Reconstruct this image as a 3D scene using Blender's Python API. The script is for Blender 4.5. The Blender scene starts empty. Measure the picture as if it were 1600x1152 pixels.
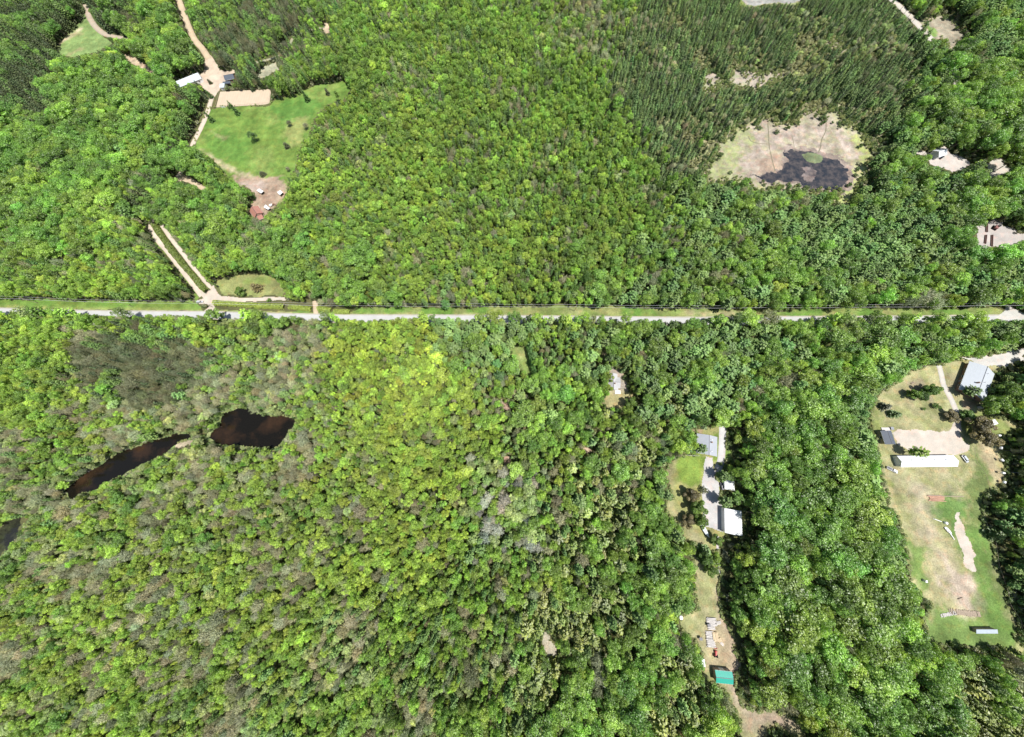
import bpy, math, random
import numpy as np
from mathutils import Matrix, Vector

random.seed(7); RNG = np.random.default_rng(7)
sc = bpy.context.scene
COL = sc.collection

# ------------------------------------------------------------------ camera
FPX = 440.0            # focal length in photo pixels (photo 1600 x 1152)
CAMH = 200.0           # flying height of the drone, metres
NADIR = (815.0, 690.0) # where plumb lines meet
ANTI = (648.0, 600.0)  # where the drone's own shadow falls

def _n(v):
    v = np.array(v, float); return v / np.linalg.norm(v)
def camray(px, py): return np.array([px - 800.0, 576.0 - py, -FPX])
ZC = -_n(camray(*NADIR))
XC = _n(np.array([1.0, 0, 0]) - ZC * ZC[0])
YC = np.cross(ZC, XC)
R = np.array([XC, YC, ZC])                 # camera -> world

def P(px, py, z=0.0):
    d = R @ camray(px, py)
    t = (CAMH - z) / -d[2]
    return np.array([d[0] * t, d[1] * t, z])
def Pv(px, py, z=0.0):                     # vectorised
    px = np.asarray(px, float); py = np.asarray(py, float)
    v = np.stack([px - 800, 576 - py, np.full_like(px, -FPX)], -1) @ R.T
    t = (CAMH - z) / -v[..., 2]
    return v[..., 0] * t, v[..., 1] * t
def proj(x, y, z):                         # world -> photo pixel
    v = np.stack([x, y, np.asarray(z, float) - CAMH + 0 * x], -1) @ R
    return 800 + FPX * v[..., 0] / -v[..., 2], 576 - FPX * v[..., 1] / -v[..., 2]

cam = bpy.data.cameras.new('camera')
cam.sensor_width = 36.0
cam.lens = 36.0 * FPX / 1600.0
cam.clip_start = 1.0
cam.clip_end = 5000
camo = bpy.data.objects.new('camera', cam)
COL.objects.link(camo)
M4 = Matrix([list(R[0]) + [0], list(R[1]) + [0], list(R[2]) + [CAMH], [0, 0, 0, 1]])
camo.matrix_world = M4
sc.camera = camo

# ------------------------------------------------------------------ sky, sun, exposure
SUNV = -_n(R @ camray(*ANTI))              # towards the sun
w = bpy.data.worlds.new('World'); sc.world = w; w.use_nodes = True
nt = w.node_tree; nt.nodes.clear()
sky = nt.nodes.new('ShaderNodeTexSky'); sky.sky_type = 'NISHITA'; sky.sun_disc = False
sky.sun_elevation = math.asin(SUNV[2]); sky.sun_rotation = math.atan2(SUNV[0], SUNV[1])
bg = nt.nodes.new('ShaderNodeBackground'); bg.inputs['Strength'].default_value = 0.095
wo = nt.nodes.new('ShaderNodeOutputWorld')
nt.links.new(sky.outputs[0], bg.inputs[0]); nt.links.new(bg.outputs[0], wo.inputs[0])
sl = bpy.data.lights.new('sun', 'SUN'); sl.energy = 5.0; sl.angle = math.radians(0.53); sl.color = (1.0, 0.965, 0.91)
so = bpy.data.objects.new('sun', sl); COL.objects.link(so)
so.rotation_mode = 'QUATERNION'
so.rotation_quaternion = Vector((-SUNV[0], -SUNV[1], -SUNV[2])).to_track_quat('-Z', 'Y')
so.location = (0, 0, 300)
vs = sc.view_settings; vs.view_transform = 'Standard'; vs.look = 'None'; vs.exposure = 0.40; vs.gamma = 1.0
sc.cycles.max_bounces = 5; sc.cycles.diffuse_bounces = 3; sc.cycles.transmission_bounces = 3
sc.cycles.glossy_bounces = 2

# ------------------------------------------------------------------ materials
def newmat(name):
    m = bpy.data.materials.new(name); m.use_nodes = True
    t = m.node_tree; t.nodes.clear(); return m, t
def nd(t, typ, **kw):
    n = t.nodes.new(typ)
    for k, v in kw.items(): setattr(n, k, v)
    return n
def mathn(t, op, a, b=None):
    n = nd(t, 'ShaderNodeMath', operation=op)
    for i, v in enumerate((a, b)):
        if v is None: continue
        if isinstance(v, (int, float)): n.inputs[i].default_value = v
        else: t.links.new(v, n.inputs[i])
    return n.outputs[0]
def noise(t, scale, detail=4, rough=0.6, vec=None):
    n = nd(t, 'ShaderNodeTexNoise'); n.inputs['Scale'].default_value = scale
    n.inputs['Detail'].default_value = detail; n.inputs['Roughness'].default_value = rough
    if vec is not None: t.links.new(vec, n.inputs['Vector'])
    return n.outputs['Fac']
def maprange(t, v, a, b, c, d):
    n = nd(t, 'ShaderNodeMapRange'); t.links.new(v, n.inputs[0])
    for i, q in enumerate((a, b, c, d)): n.inputs[i + 1].default_value = q
    return n.outputs[0]
def mixc(t, fac, a, b, mode='MIX'):
    n = nd(t, 'ShaderNodeMix', data_type='RGBA', blend_type=mode)
    if isinstance(fac, (int, float)): n.inputs[0].default_value = fac
    else: t.links.new(fac, n.inputs[0])
    for idx, v in ((6, a), (7, b)):
        if isinstance(v, tuple): n.inputs[idx].default_value = (*v, 1) if len(v) == 3 else v
        else: t.links.new(v, n.inputs[idx])
    return n.outputs[2]
def scalec(t, col, fac):
    n = nd(t, 'ShaderNodeVectorMath', operation='SCALE')
    t.links.new(col, n.inputs[0])
    if isinstance(fac, (int, float)): n.inputs['Scale'].default_value = fac
    else: t.links.new(fac, n.inputs['Scale'])
    return n.outputs[0]
def finish(t, col, rough=0.8, spec=0.3, metal=0.0, bump=None, bstr=0.3):
    b = nd(t, 'ShaderNodeBsdfPrincipled'); o = nd(t, 'ShaderNodeOutputMaterial')
    if isinstance(col, tuple): b.inputs['Base Color'].default_value = (*col, 1)
    else: t.links.new(col, b.inputs['Base Color'])
    if isinstance(rough, (int, float)): b.inputs['Roughness'].default_value = rough
    else: t.links.new(rough, b.inputs['Roughness'])
    b.inputs['Specular IOR Level'].default_value = spec; b.inputs['Metallic'].default_value = metal
    if bump is not None:
        bn = nd(t, 'ShaderNodeBump'); bn.inputs['Strength'].default_value = bstr; bn.inputs['Distance'].default_value = 0.3
        t.links.new(bump, bn.inputs['Height']); t.links.new(bn.outputs[0], b.inputs['Normal'])
    t.links.new(b.outputs[0], o.inputs[0])
def objvec(t):
    n = nd(t, 'ShaderNodeTexCoord'); return n.outputs['Object']
_simple = {}
def simple(name, col, rough=0.6, spec=0.3, metal=0.0, var=0.12, scale=1.5):
    if name in _simple: return _simple[name]
    m, t = newmat(name); v = objvec(t)
    n = noise(t, scale, 5, 0.7, v)
    rgb = nd(t, 'ShaderNodeRGB'); rgb.outputs[0].default_value = (*col, 1)
    c = scalec(t, rgb.outputs[0], maprange(t, n, 0.25, 0.75, 1 - var, 1 + var))
    finish(t, c, rough, spec, metal)
    _simple[name] = m; return m
def ribbed(name, col, pitch=0.35, axis=0, rough=0.4, var=0.1, dark=0.75, metal=0.0):
    if name in _simple: return _simple[name]
    m, t = newmat(name); v = objvec(t)
    wv = nd(t, 'ShaderNodeTexWave', wave_type='BANDS', bands_direction='XYZ'[axis], wave_profile='SIN')
    t.links.new(v, wv.inputs['Vector']); wv.inputs['Scale'].default_value = 0.314 / pitch
    n = noise(t, 0.7, 6, 0.7, v)
    rgb = nd(t, 'ShaderNodeRGB'); rgb.outputs[0].default_value = (*col, 1)
    f = mathn(t, 'MULTIPLY', maprange(t, n, 0.25, 0.75, 1 - var, 1 + var), maprange(t, wv.outputs['Fac'], 0, 0.4, dark, 1.0))
    finish(t, scalec(t, rgb.outputs[0], f), rough, 0.4, metal, wv.outputs['Fac'], 0.3)
    _simple[name] = m; return m

def ground_paint_mat(name, fine=1.0, contrast=0.35, bump=0.5, level=0.86):
    """colour of the ground cover comes from the 'cover' attribute (what grows or lies there), broken up by noise"""
    m, t = newmat(name); v = objvec(t)
    a = nd(t, 'ShaderNodeAttribute', attribute_name='cover', attribute_type='GEOMETRY')
    n1 = noise(t, 0.06 * fine, 5, 0.65, v); n2 = noise(t, 0.9 * fine, 6, 0.75, v); n3 = noise(t, 0.25, 3, 0.6, v)
    f = mathn(t, 'MULTIPLY', maprange(t, n1, 0.3, 0.7, 1 - contrast * .7, 1 + contrast * .7), maprange(t, n2, 0.28, 0.72, 1 - contrast, 1 + contrast))
    c = scalec(t, a.outputs['Color'], f)
    c = scalec(t, c, level)
    dry = mixc(t, 1.0, c, (1.35, 1.02, 0.95), 'MULTIPLY')
    c = mixc(t, maprange(t, n3, 0.5, 0.75, 0, 0.7), c, dry)
    finish(t, c, 0.95, 0.1, 0, n2, bump)
    return m
MAT_GROUND = ground_paint_mat('ground_cover_mix', 1.3, 0.46)
MAT_GRAVEL = ground_paint_mat('packed_gravel', 2.0, 0.20, 0.3, 0.86)

def foliage_mat(name, transl=0.3, gloss=0.05, varamp=0.62, noise_scale=0.25):
    m, t = newmat(name)
    tint = nd(t, 'ShaderNodeAttribute', attribute_name='tint', attribute_type='INSTANCER')
    lv = nd(t, 'ShaderNodeAttribute', attribute_name='leafvar', attribute_type='GEOMETRY')
    f = maprange(t, lv.outputs['Fac'], 0, 1, 1 - varamp, 1 + varamp)
    c = scalec(t, tint.outputs['Color'], f)
    warm = mixc(t, 1.0, c, (1.14, 1.05, 0.75), 'MULTIPLY')
    c = mixc(t, maprange(t, lv.outputs['Fac'], 0.45, 1.0, 0, 0.8), c, warm)
    d = nd(t, 'ShaderNodeBsdfDiffuse'); tr = nd(t, 'ShaderNodeBsdfTranslucent'); g = nd(t, 'ShaderNodeBsdfGlossy')
    g.inputs['Roughness'].default_value = 0.45
    t.links.new(c, d.inputs['Color'])
    tc = mixc(t, 1.0, c, (1.2, 1.25, 0.5), 'MULTIPLY')
    t.links.new(tc, tr.inputs['Color'])
    m1 = nd(t, 'ShaderNodeMixShader'); m1.inputs[0].default_value = transl
    t.links.new(d.outputs[0], m1.inputs[1]); t.links.new(tr.outputs[0], m1.inputs[2])
    m2 = nd(t, 'ShaderNodeMixShader'); m2.inputs[0].default_value = gloss
    t.links.new(m1.outputs[0], m2.inputs[1]); t.links.new(g.outputs[0], m2.inputs[2])
    o = nd(t, 'ShaderNodeOutputMaterial'); t.links.new(m2.outputs[0], o.inputs[0])
    return m
MAT_LEAF = foliage_mat('leaves', 0.36, 0.05)
MAT_NEEDLE = foliage_mat('needles', 0.25, 0.03, 0.55)
MAT_TWIG = foliage_mat('bare_twigs', 0.15, 0.02, 0.5)
MAT_BARK = simple('bark', (0.16, 0.13, 0.10), 0.9, 0.1, 0, 0.3, 3)
MAT_PALEBARK = simple('pale_bark', (0.50, 0.47, 0.42), 0.9, 0.1, 0, 0.3, 3)

def water_mat(name, deep, shallow, scale=0.08, lo=0.45, hi=0.62):
    m, t = newmat(name); v = objvec(t)
    n = noise(t, scale, 5, 0.62, v); n2 = noise(t, 1.2, 4, 0.7, v)
    c = mixc(t, maprange(t, n, lo, hi, 0, 1), deep, shallow)
    c = scalec(t, c, maprange(t, n2, 0.3, 0.7, 0.75, 1.25))
    b = nd(t, 'ShaderNodeBsdfPrincipled'); o = nd(t, 'ShaderNodeOutputMaterial')
    t.links.new(c, b.inputs['Base Color']); b.inputs['Roughness'].default_value = 0.12
    b.inputs['Specular IOR Level'].default_value = 0.18
    bn = nd(t, 'ShaderNodeBump'); bn.inputs['Strength'].default_value = 0.08
    t.links.new(n2, bn.inputs['Height']); t.links.new(bn.outputs[0], b.inputs['Normal'])
    t.links.new(b.outputs[0], o.inputs[0]); return m

# ------------------------------------------------------------------ object helpers
class MB:
    def __init__(s): s.v = []; s.f = []; s.mi = []
    def add(s, vs, fs, mi=0):
        o = len(s.v); s.v += [tuple(map(float, q)) for q in vs]
        for f in fs: s.f.append([i + o for i in f]); s.mi.append(mi)
        return s
    def box(s, x0, y0, z0, x1, y1, z1, mi=0, M=None, bev=0.0):
        c = [(x, y, z) for z in (z0, z1) for y in (y0, y1) for x in (x0, x1)]
        if bev > 0:
            cx, cy = (x0 + x1) / 2, (y0 + y1) / 2
            b = bev
            ring = lambda i, z: [(x0 + i, y0 + b, z), (x0 + b, y0 + i, z), (x1 - b, y0 + i, z), (x1 - i, y0 + b, z), (x1 - i, y1 - b, z), (x1 - b, y1 - i, z), (x0 + b, y1 - i, z), (x0 + i, y1 - b, z)]
            vs = ring(0, z0) + ring(0, z1 - b) + ring(b * .6, z1)
            fs = [list(range(7, -1, -1)), list(range(16, 24))]
            for k in (0, 8):
                for i in range(8):
                    j = (i + 1) % 8; fs.append([k + i, k + j, k + 8 + j, k + 8 + i])
            if M is not None: vs = [M @ Vector(q) for q in vs]
            return s.add(vs, fs, mi)
        if M is not None: c = [M @ Vector(q) for q in c]
        return s.add(c, [(0, 2, 3, 1), (4, 5, 7, 6), (0, 1, 5, 4), (2, 6, 7, 3), (0, 4, 6, 2), (1, 3, 7, 5)], mi)
    def tube(s, pts, rads, n=6, mi=0, cap=True):
        vs = []; fs = []
        for k, (p, r) in enumerate(zip(pts, rads)):
            p = Vector(p); a = Vector(pts[max(k - 1, 0)]); b = Vector(pts[min(k + 1, len(pts) - 1)])
            d = (b - a).normalized(); u = d.orthogonal().normalized(); w_ = d.cross(u)
            for i in range(n):
                th = 2 * math.pi * i / n; vs.append(p + (u * math.cos(th) + w_ * math.sin(th)) * r)
        for k in range(len(pts) - 1):
            for i in range(n):
                j = (i + 1) % n; fs.append([k * n + i, k * n + j, (k + 1) * n + j, (k + 1) * n + i])
        if cap: fs.append(list(range(n - 1, -1, -1))); fs.append([(len(pts) - 1) * n + i for i in range(n)])
        return s.add(vs, fs, mi)
    def lathe(s, prof, n=14, c=(0, 0), mi=0):
        vs = [(c[0] + r * math.cos(2 * math.pi * i / n), c[1] + r * math.sin(2 * math.pi * i / n), z) for r, z in prof for i in range(n)]
        fs = []
        for k in range(len(prof) - 1):
            for i in range(n):
                j = (i + 1) % n; fs.append([k * n + i, k * n + j, (k + 1) * n + j, (k + 1) * n + i])
        fs.append(list(range(n - 1, -1, -1))); fs.append([(len(prof) - 1) * n + i for i in range(n)])
        return s.add(vs, fs, mi)
    def build(s, name, mats, parent=None, col=None):
        me = bpy.data.meshes.new(name); me.from_pydata(s.v, [], s.f)
        for m in (mats if isinstance(mats, (list, tuple)) else [mats]): me.materials.append(m)
        me.polygons.foreach_set('material_index', s.mi); me.update()
        o = bpy.data.objects.new(name, me); (col or COL).objects.link(o)
        if parent: o.parent = parent
        return o
def tag(o, label, cat, group=None):
    o['label'] = label; o['category'] = cat
    if group: o['group'] = group
    return o
def struct(o, kind='structure'): o['kind'] = kind; return o
def thing(name, label, cat, loc=(0, 0, 0), rz=0.0, group=None):
    o = bpy.data.objects.new(name, None); o.empty_display_size = 0.5; COL.objects.link(o)
    o.location = tuple(map(float, loc)); o.rotation_euler = (0, 0, rz)
    return tag(o, label, cat, group)
def part_label(o, l): o['label'] = l; return o

# ------------------------------------------------------------------ pixel masks
W_, H_ = 1600, 1152
OX, OY = 200, 100                          # margin round the frame
MW, MH = W_ + 2 * OX, H_ + 2 * OY
def inpoly(px, py, poly):
    c = np.zeros(px.shape, bool); n = len(poly)
    for i in range(n):
        x0, y0 = poly[i]; x1, y1 = poly[(i + 1) % n]
        if y0 == y1: continue
        m = ((y0 > py) != (y1 > py)) & (px < (x1 - x0) * (py - y0) / (y1 - y0) + x0)
        c ^= m
    return c
OPEN = np.zeros((MH, MW), bool); NOBASE = np.zeros((MH, MW), bool)
def mark(poly, val=True, M=None):
    xs = [p[0] for p in poly]; ys = [p[1] for p in poly]
    x0 = max(int(min(xs)) - 1, -OX); x1 = min(int(max(xs)) + 2, W_ + OX - 1)
    y0 = max(int(min(ys)) - 1, -OY); y1 = min(int(max(ys)) + 2, H_ + OY - 1)
    gx, gy = np.meshgrid(np.arange(x0, x1), np.arange(y0, y1))
    m = inpoly(gx + .5, gy + .5, poly)
    (OPEN if M is None else M)[y0 + OY:y1 + OY, x0 + OX:x1 + OX][m] = val
def line_poly(pts, wpx):
    pts = [np.array(p, float) for p in pts]; L = []; Rr = []
    for i, p in enumerate(pts):
        d = pts[min(i + 1, len(pts) - 1)] - pts[max(i - 1, 0)]; d /= np.linalg.norm(d); n = np.array([-d[1], d[0]])
        L.append(tuple(p + n * wpx / 2)); Rr.append(tuple(p - n * wpx / 2))
    return L + Rr[::-1]
def segdist(X, Y, pts):
    best = np.full(X.shape, 1e9)
    for (x0, y0), (x1, y1) in zip(pts[:-1], pts[1:]):
        dx, dy = x1 - x0, y1 - y0; l2 = dx * dx + dy * dy + 1e-9
        t = np.clip(((X - x0) * dx + (Y - y0) * dy) / l2, 0, 1)
        best = np.minimum(best, np.hypot(X - x0 - t * dx, Y - y0 - t * dy))
    return best
def vnoise(X, Y, scale, seed):
    r = np.random.default_rng(seed); T = r.random((64, 64))
    x = X / scale; y = Y / scale; xi = np.floor(x).astype(int); yi = np.floor(y).astype(int); fx = x - xi; fy = y - yi
    fx = fx * fx * (3 - 2 * fx); fy = fy * fy * (3 - 2 * fy)
    g = lambda a, b: T[a % 64, b % 64]
    return (g(xi, yi) * (1 - fx) + g(xi + 1, yi) * fx) * (1 - fy) + (g(xi, yi + 1) * (1 - fx) + g(xi + 1, yi + 1) * fx) * fy
def fbm(X, Y, scale, seed, o=3):
    s = 0; a = 1; tot = 0
    for i in range(o): s = s + a * vnoise(X, Y, scale / 2 ** i, seed + i); tot += a; a *= .55
    return s / tot

# ground colours (albedo)
GRASS = (0.155, 0.245, 0.05); LUSH = (0.095, 0.20, 0.035); DRY = (0.32, 0.31, 0.15); TAN = (0.50, 0.41, 0.29)
GRAVEL = (0.52, 0.475, 0.42); STRAW = (0.50, 0.42, 0.34); PALE = (0.36, 0.40, 0.17); BROWN = (0.30, 0.20, 0.14)
WHITE = (0.75, 0.72, 0.68); ARENA = (0.66, 0.50, 0.37); DIRT = (0.50, 0.42, 0.30); DKGREEN = (0.07, 0.13, 0.03)
_layer = [0]
def cover_sheet(name, poly, base, spots=(), z=0.004, res=None, jit=1.2, mat=None, kind='structure', mask=True, growto=0.0):
    """one ground sheet: a fine grid inside the outline, its cover colour per vertex"""
    res = res or (0.5 if mat is not None else 0.9)
    wp = [P(x, y)[:2] for x, y in poly]
    xs = [p[0] for p in wp]; ys = [p[1] for p in wp]
    x0, x1, y0, y1 = min(xs) - 2, max(xs) + 2, min(ys) - 2, max(ys) + 2
    nx = int((x1 - x0) / res) + 2; ny = int((y1 - y0) / res) + 2
    gx = x0 + np.arange(nx) * res; gy = y0 + np.arange(ny) * res
    X, Y = np.meshgrid(gx, gy)
    fx = X[:-1, :-1] + res / 2; fy = Y[:-1, :-1] + res / 2
    jx = (fbm(fx, fy, 5.0, 11, 4) - .5) * 4 * jit; jy = (fbm(fx, fy, 5.0, 31, 4) - .5) * 4 * jit
    ins = inpoly(fx + jx, fy + jy, wp)
    col = np.zeros(X.shape + (3,)); col[:] = base
    for kind_, pts, soft, c, st in spots:
        if kind_ == 'line':
            width, s_ = soft; q = [P(x, y)[:2] for x, y in pts]
            d = segdist(X, Y, q) + (fbm(X, Y, 6, 5, 4) - .5) * 3.2 * s_
            a = np.clip((width / 2 + s_ - d) / (2 * s_ + 1e-6), 0, 1)
        elif kind_ == 'poly':
            q = [tuple(P(x, y)[:2]) for x, y in pts]
            XX = X + (fbm(X, Y, 9, 71, 4) - .5) * soft * 4.5; YY = Y + (fbm(X, Y, 9, 91, 4) - .5) * soft * 4.5
            d = segdist(XX, YY, q + [q[0]]); d = np.where(inpoly(XX, YY, q), -d, d)
            a = np.clip((soft - d + (fbm(X, Y, 2.2, 13, 2) - .5) * soft * 1.6) / (1.3 * soft + 1e-6), 0, 1)
        else:   # noise: patches everywhere
            a = np.clip((fbm(X, Y, pts, int(soft * 100)) - 0.5) * 5 + .2, 0, 1)
        a = (a * st)[..., None]; col = col * (1 - a) + np.array(c) * a
    col = col * (1 + (fbm(X, Y, 3.2, 19, 3) - .5) * (.16 if mat is not None else .55))[..., None] * (1 + (fbm(X, Y, 14, 23, 3) - .5) * .25)[..., None]
    idx = -np.ones(X.shape, int); use = np.zeros(X.shape, bool)
    for a, b in ((0, 0), (0, 1), (1, 0), (1, 1)):
        use[a:a + ny - 1, b:b + nx - 1] |= ins
    idx[use] = np.arange(use.sum())
    q = np.stack([idx[:-1, :-1], idx[:-1, 1:], idx[1:, 1:], idx[1:, :-1]], -1)[ins]
    zz = np.full(use.sum(), z)
    V = np.stack([X[use], Y[use], zz], -1)
    me = bpy.data.meshes.new(name); me.from_pydata(V.tolist(), [], q.tolist())
    ca = me.color_attributes.new('cover', 'FLOAT_COLOR', 'POINT')
    ca.data.foreach_set('color', np.concatenate([col[use], np.ones((use.sum(), 1))], 1).ravel())
    me.materials.append(mat or MAT_GROUND); me.update()
    o = bpy.data.objects.new(name, me); COL.objects.link(o); struct(o, kind)
    if mask: mark(poly)
    return o
def ribbon(name, pts, width, z, mat, color=None, kind='structure', mask=None):
    """road or drive of constant width, curved smoothly through the points"""
    q = [P(x, y)[:2] for x, y in pts]; S = []
    for i in range(len(q) - 1):
        p0 = q[max(i - 1, 0)]; p1 = q[i]; p2 = q[i + 1]; p3 = q[min(i + 2, len(q) - 1)]
        n = max(2, int(np.linalg.norm(p2 - p1) / 2.0))
        for k in range(n):
            t = k / n
            S.append(0.5 * ((2 * p1) + (-p0 + p2) * t + (2 * p0 - 5 * p1 + 4 * p2 - p3) * t * t + (-p0 + 3 * p1 - 3 * p2 + p3) * t ** 3))
    S.append(q[-1]); S = np.array(S)
    V = []; F = []
    for i, p in enumerate(S):
        d = S[min(i + 1, len(S) - 1)] - S[max(i - 1, 0)]; d = d / np.linalg.norm(d); n = np.array([-d[1], d[0]])
        wd = width(i / (len(S) - 1)) if callable(width) else width
        w1 = wd / 2 + (random.random() - .5) * .25; w2 = wd / 2 + (random.random() - .5) * .25
        V += [(*(p + n * w1), z), (*(p + n * w1 * .33), z), (*(p - n * w2 * .33), z), (*(p - n * w2), z)]
    for i in range(len(S) - 1):
        for k in range(3): a = 4 * i + k; F.append((a, a + 1, a + 5, a + 4))
    me = bpy.data.meshes.new(name); me.from_pydata(V, [], F)
    if color is not None:
        ca = me.color_attributes.new('cover', 'FLOAT_COLOR', 'POINT')
        edge = np.array([.85, 1.08, 1.08, .85] * len(S)); c = np.array(color)[None, :] * edge[:, None]
        ca.data.foreach_set('color', np.concatenate([c, np.ones((len(c), 1))], 1).ravel())
    me.materials.append(mat); me.update()
    o = bpy.data.objects.new(name, me); COL.objects.link(o); struct(o, kind)
    mark(line_poly(pts, 9), M=NOBASE)
    if mask: mark(line_poly(pts, mask))
    return o

# ------------------------------------------------------------------ the ground
def base_ground():
    n = 260; S = 2600.0
    g = np.linspace(-S / 2, S / 2, n); X, Y = np.meshgrid(g, g + 150)
    a = fbm(X, Y, 60, 3)[..., None]
    col = np.array((0.075, 0.095, 0.030)) * (1 - a) + np.array((0.13, 0.125, 0.060)) * a
    V = np.stack([X, Y, np.zeros_like(X)], -1).reshape(-1, 3)
    i = np.arange(n * n).reshape(n, n)
    F = np.stack([i[:-1, :-1], i[:-1, 1:], i[1:, 1:], i[1:, :-1]], -1).reshape(-1, 4)
    me = bpy.data.meshes.new('ground'); me.from_pydata(V.tolist(), [], F.tolist())
    ca = me.color_attributes.new('cover', 'FLOAT_COLOR', 'POINT')
    ca.data.foreach_set('color', np.concatenate([col.reshape(-1, 3), np.ones((n * n, 1))], 1).ravel())
    me.materials.append(MAT_GROUND)
    o = bpy.data.objects.new('ground', me); COL.objects.link(o); struct(o)
base_ground()

# --- hay meadow, riding arena, farm yard (upper left)
MEADOW = [(303, 232), (307, 210), (318, 186), (328, 170), (345, 167), (421, 166), (430, 154), (448, 152), (470, 144), (490, 134), (515, 130), (538, 126), (549, 140), (536, 158), (524, 160), (505, 170), (492, 185), (486, 205), (468, 235), (462, 262), (452, 280), (449, 300), (440, 318), (425, 330), (412, 345), (398, 343), (390, 322), (398, 305), (385, 292), (365, 288), (352, 272), (340, 256), (322, 243)]
cover_sheet('meadow', MEADOW, (0.150, 0.235, 0.050), [
    ('noise', 22, .11, (0.22, 0.29, 0.08), .75), ('noise', 9, .27, (0.10, 0.21, 0.04), .5),
    ('poly', [(330, 215), (345, 205), (375, 215), (395, 225), (380, 245), (350, 250), (330, 240)], 5, (0.11, 0.23, 0.045), .8),
    ('poly', [(425, 165), (470, 155), (500, 160), (490, 185), (450, 190), (425, 180)], 5, (0.10, 0.225, 0.045), .8),
    ('poly', [(455, 190), (485, 180), (480, 205), (460, 225), (450, 215)], 4, (0.26, 0.29, 0.10), .8),
    ('line', [(330, 205), (350, 217), (358, 213)], (1.6, 2), DRY, .7),
    ('line', [(310, 236), (345, 258), (372, 270), (400, 283)], (3.0, 3), TAN, .8),
    ('poly', [(368, 276), (400, 277), (440, 282), (447, 300), (438, 318), (425, 332), (412, 345), (398, 343), (391, 322), (398, 305)], 3, (0.385, 0.289, 0.215), .95),
    ('poly', [(408, 300), (425, 300), (430, 315), (415, 320)], 3, (0.36, 0.26, 0.19), .8),
    ('poly', [(375, 285), (405, 285), (415, 293), (400, 296)], 3, (0.414, 0.340, 0.296), .7)], z=0.004)
YARD = [(322, 80), (332, 88), (338, 99), (343, 110), (352, 111), (368, 107), (368, 112), (364, 124), (352, 126), (348, 135), (341, 145), (332, 154), (322, 143), (312, 132), (308, 121), (318, 112), (320, 100)]
cover_sheet('farm_yard', YARD, (0.54, 0.45, 0.35), [('noise', 12, .51, (0.429, 0.340, 0.266), .6)], z=0.008, mat=MAT_GRAVEL, jit=.8)
ar = [(344, 143.5), (420.5, 139.5), (423.5, 143), (421, 161.5), (414, 163.5), (337.5, 168)]
mark(ar)
mb = MB(); q = [P(x, y, 0.012) for x, y in ar]; mb.add(q, [list(range(len(q)))[::-1]])
m, t = newmat('arena_sand'); v = objvec(t); nn = noise(t, 0.15, 4, .6, v)
wv = nd(t, 'ShaderNodeTexWave', bands_direction='X'); t.links.new(v, wv.inputs['Vector']); wv.inputs['Scale'].default_value = .12; wv.inputs['Distortion'].default_value = 4
rgb = nd(t, 'ShaderNodeRGB'); rgb.outputs[0].default_value = (0.48, 0.39, 0.285, 1)
finish(t, scalec(t, rgb.outputs[0], mathn(t, 'MULTIPLY', maprange(t, nn, .3, .7, .93, 1.06), maprange(t, wv.outputs['Fac'], 0, 1, .97, 1.02))), .95, .1)
struct(mb.build('riding_arena_sand', m))

# trail going up from the yard, other tracks
ribbon('dirt_trail', [(272, -20), (283, 10), (293, 38), (304, 62), (316, 76), (326, 92)], 6.5, 0.016, MAT_GRAVEL, TAN, mask=11)
ribbon('farm_lane', [(332, 148), (324, 176), (314, 200), (301, 226), (296, 245), (288, 262), (276, 280), (268, 300), (250, 325), (236, 350), (245, 372), (262, 392), (282, 418), (300, 441), (316, 462)], 5.0, 0.012, MAT_GRAVEL, (0.55, 0.475, 0.385))
mark(line_poly([(332, 150), (324, 172), (316, 194), (301, 228)], 12)); mark(line_poly([(236, 352), (245, 372), (262, 392), (282, 418), (300, 441), (316, 462)], 9))
ribbon('side_lane', [(290, 277), (305, 287), (320, 296)], 5.0, 0.016, MAT_GRAVEL, TAN, mask=10)
cover_sheet('lane_bend', [(273, 290), (276, 278), (285, 272), (296, 280), (300, 285), (290, 285), (283, 282), (278, 290)], TAN, z=.02, mat=MAT_GRAVEL, jit=.5)
ribbon('garden_lane', [(253, 352), (262, 366), (276, 384), (290, 402), (308, 426), (326, 447), (334, 462)], 3.4, 0.016, MAT_GRAVEL, (0.55, 0.475, 0.385), mask=4.5)
cover_sheet('lane_verge', [(230, 352), (238, 352), (252, 380), (280, 412), (300, 440), (314, 462), (306, 472), (300, 452), (280, 425), (258, 400), (240, 375)], (0.15, 0.22, .05), z=.006)
JUNC = [(312, 456), (322, 458), (333, 445), (340, 458), (347, 463), (380, 466), (445, 464), (446, 469), (380, 472), (338, 472), (333, 476), (338, 483), (352, 489), (316, 489), (328, 478), (322, 475), (306, 474), (308, 469), (318, 466)]
cover_sheet('lane_entrance', JUNC, (0.53, 0.47, 0.39), z=.020, mat=MAT_GRAVEL, jit=.4, res=.6)
cover_sheet('garden_lawn', [(338, 440), (352, 436), (370, 430), (392, 427), (415, 430), (430, 436), (440, 446), (446, 462), (400, 464), (348, 461)], (0.26, 0.28, 0.11), [('noise', 8, .21, (0.17, 0.24, 0.06), .7)], z=.008)
ribbon('gate_drive', [(492, 470), (493, 480), (494, 494)], 4.0, 0.018, MAT_GRAVEL, TAN, mask=6)
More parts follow.
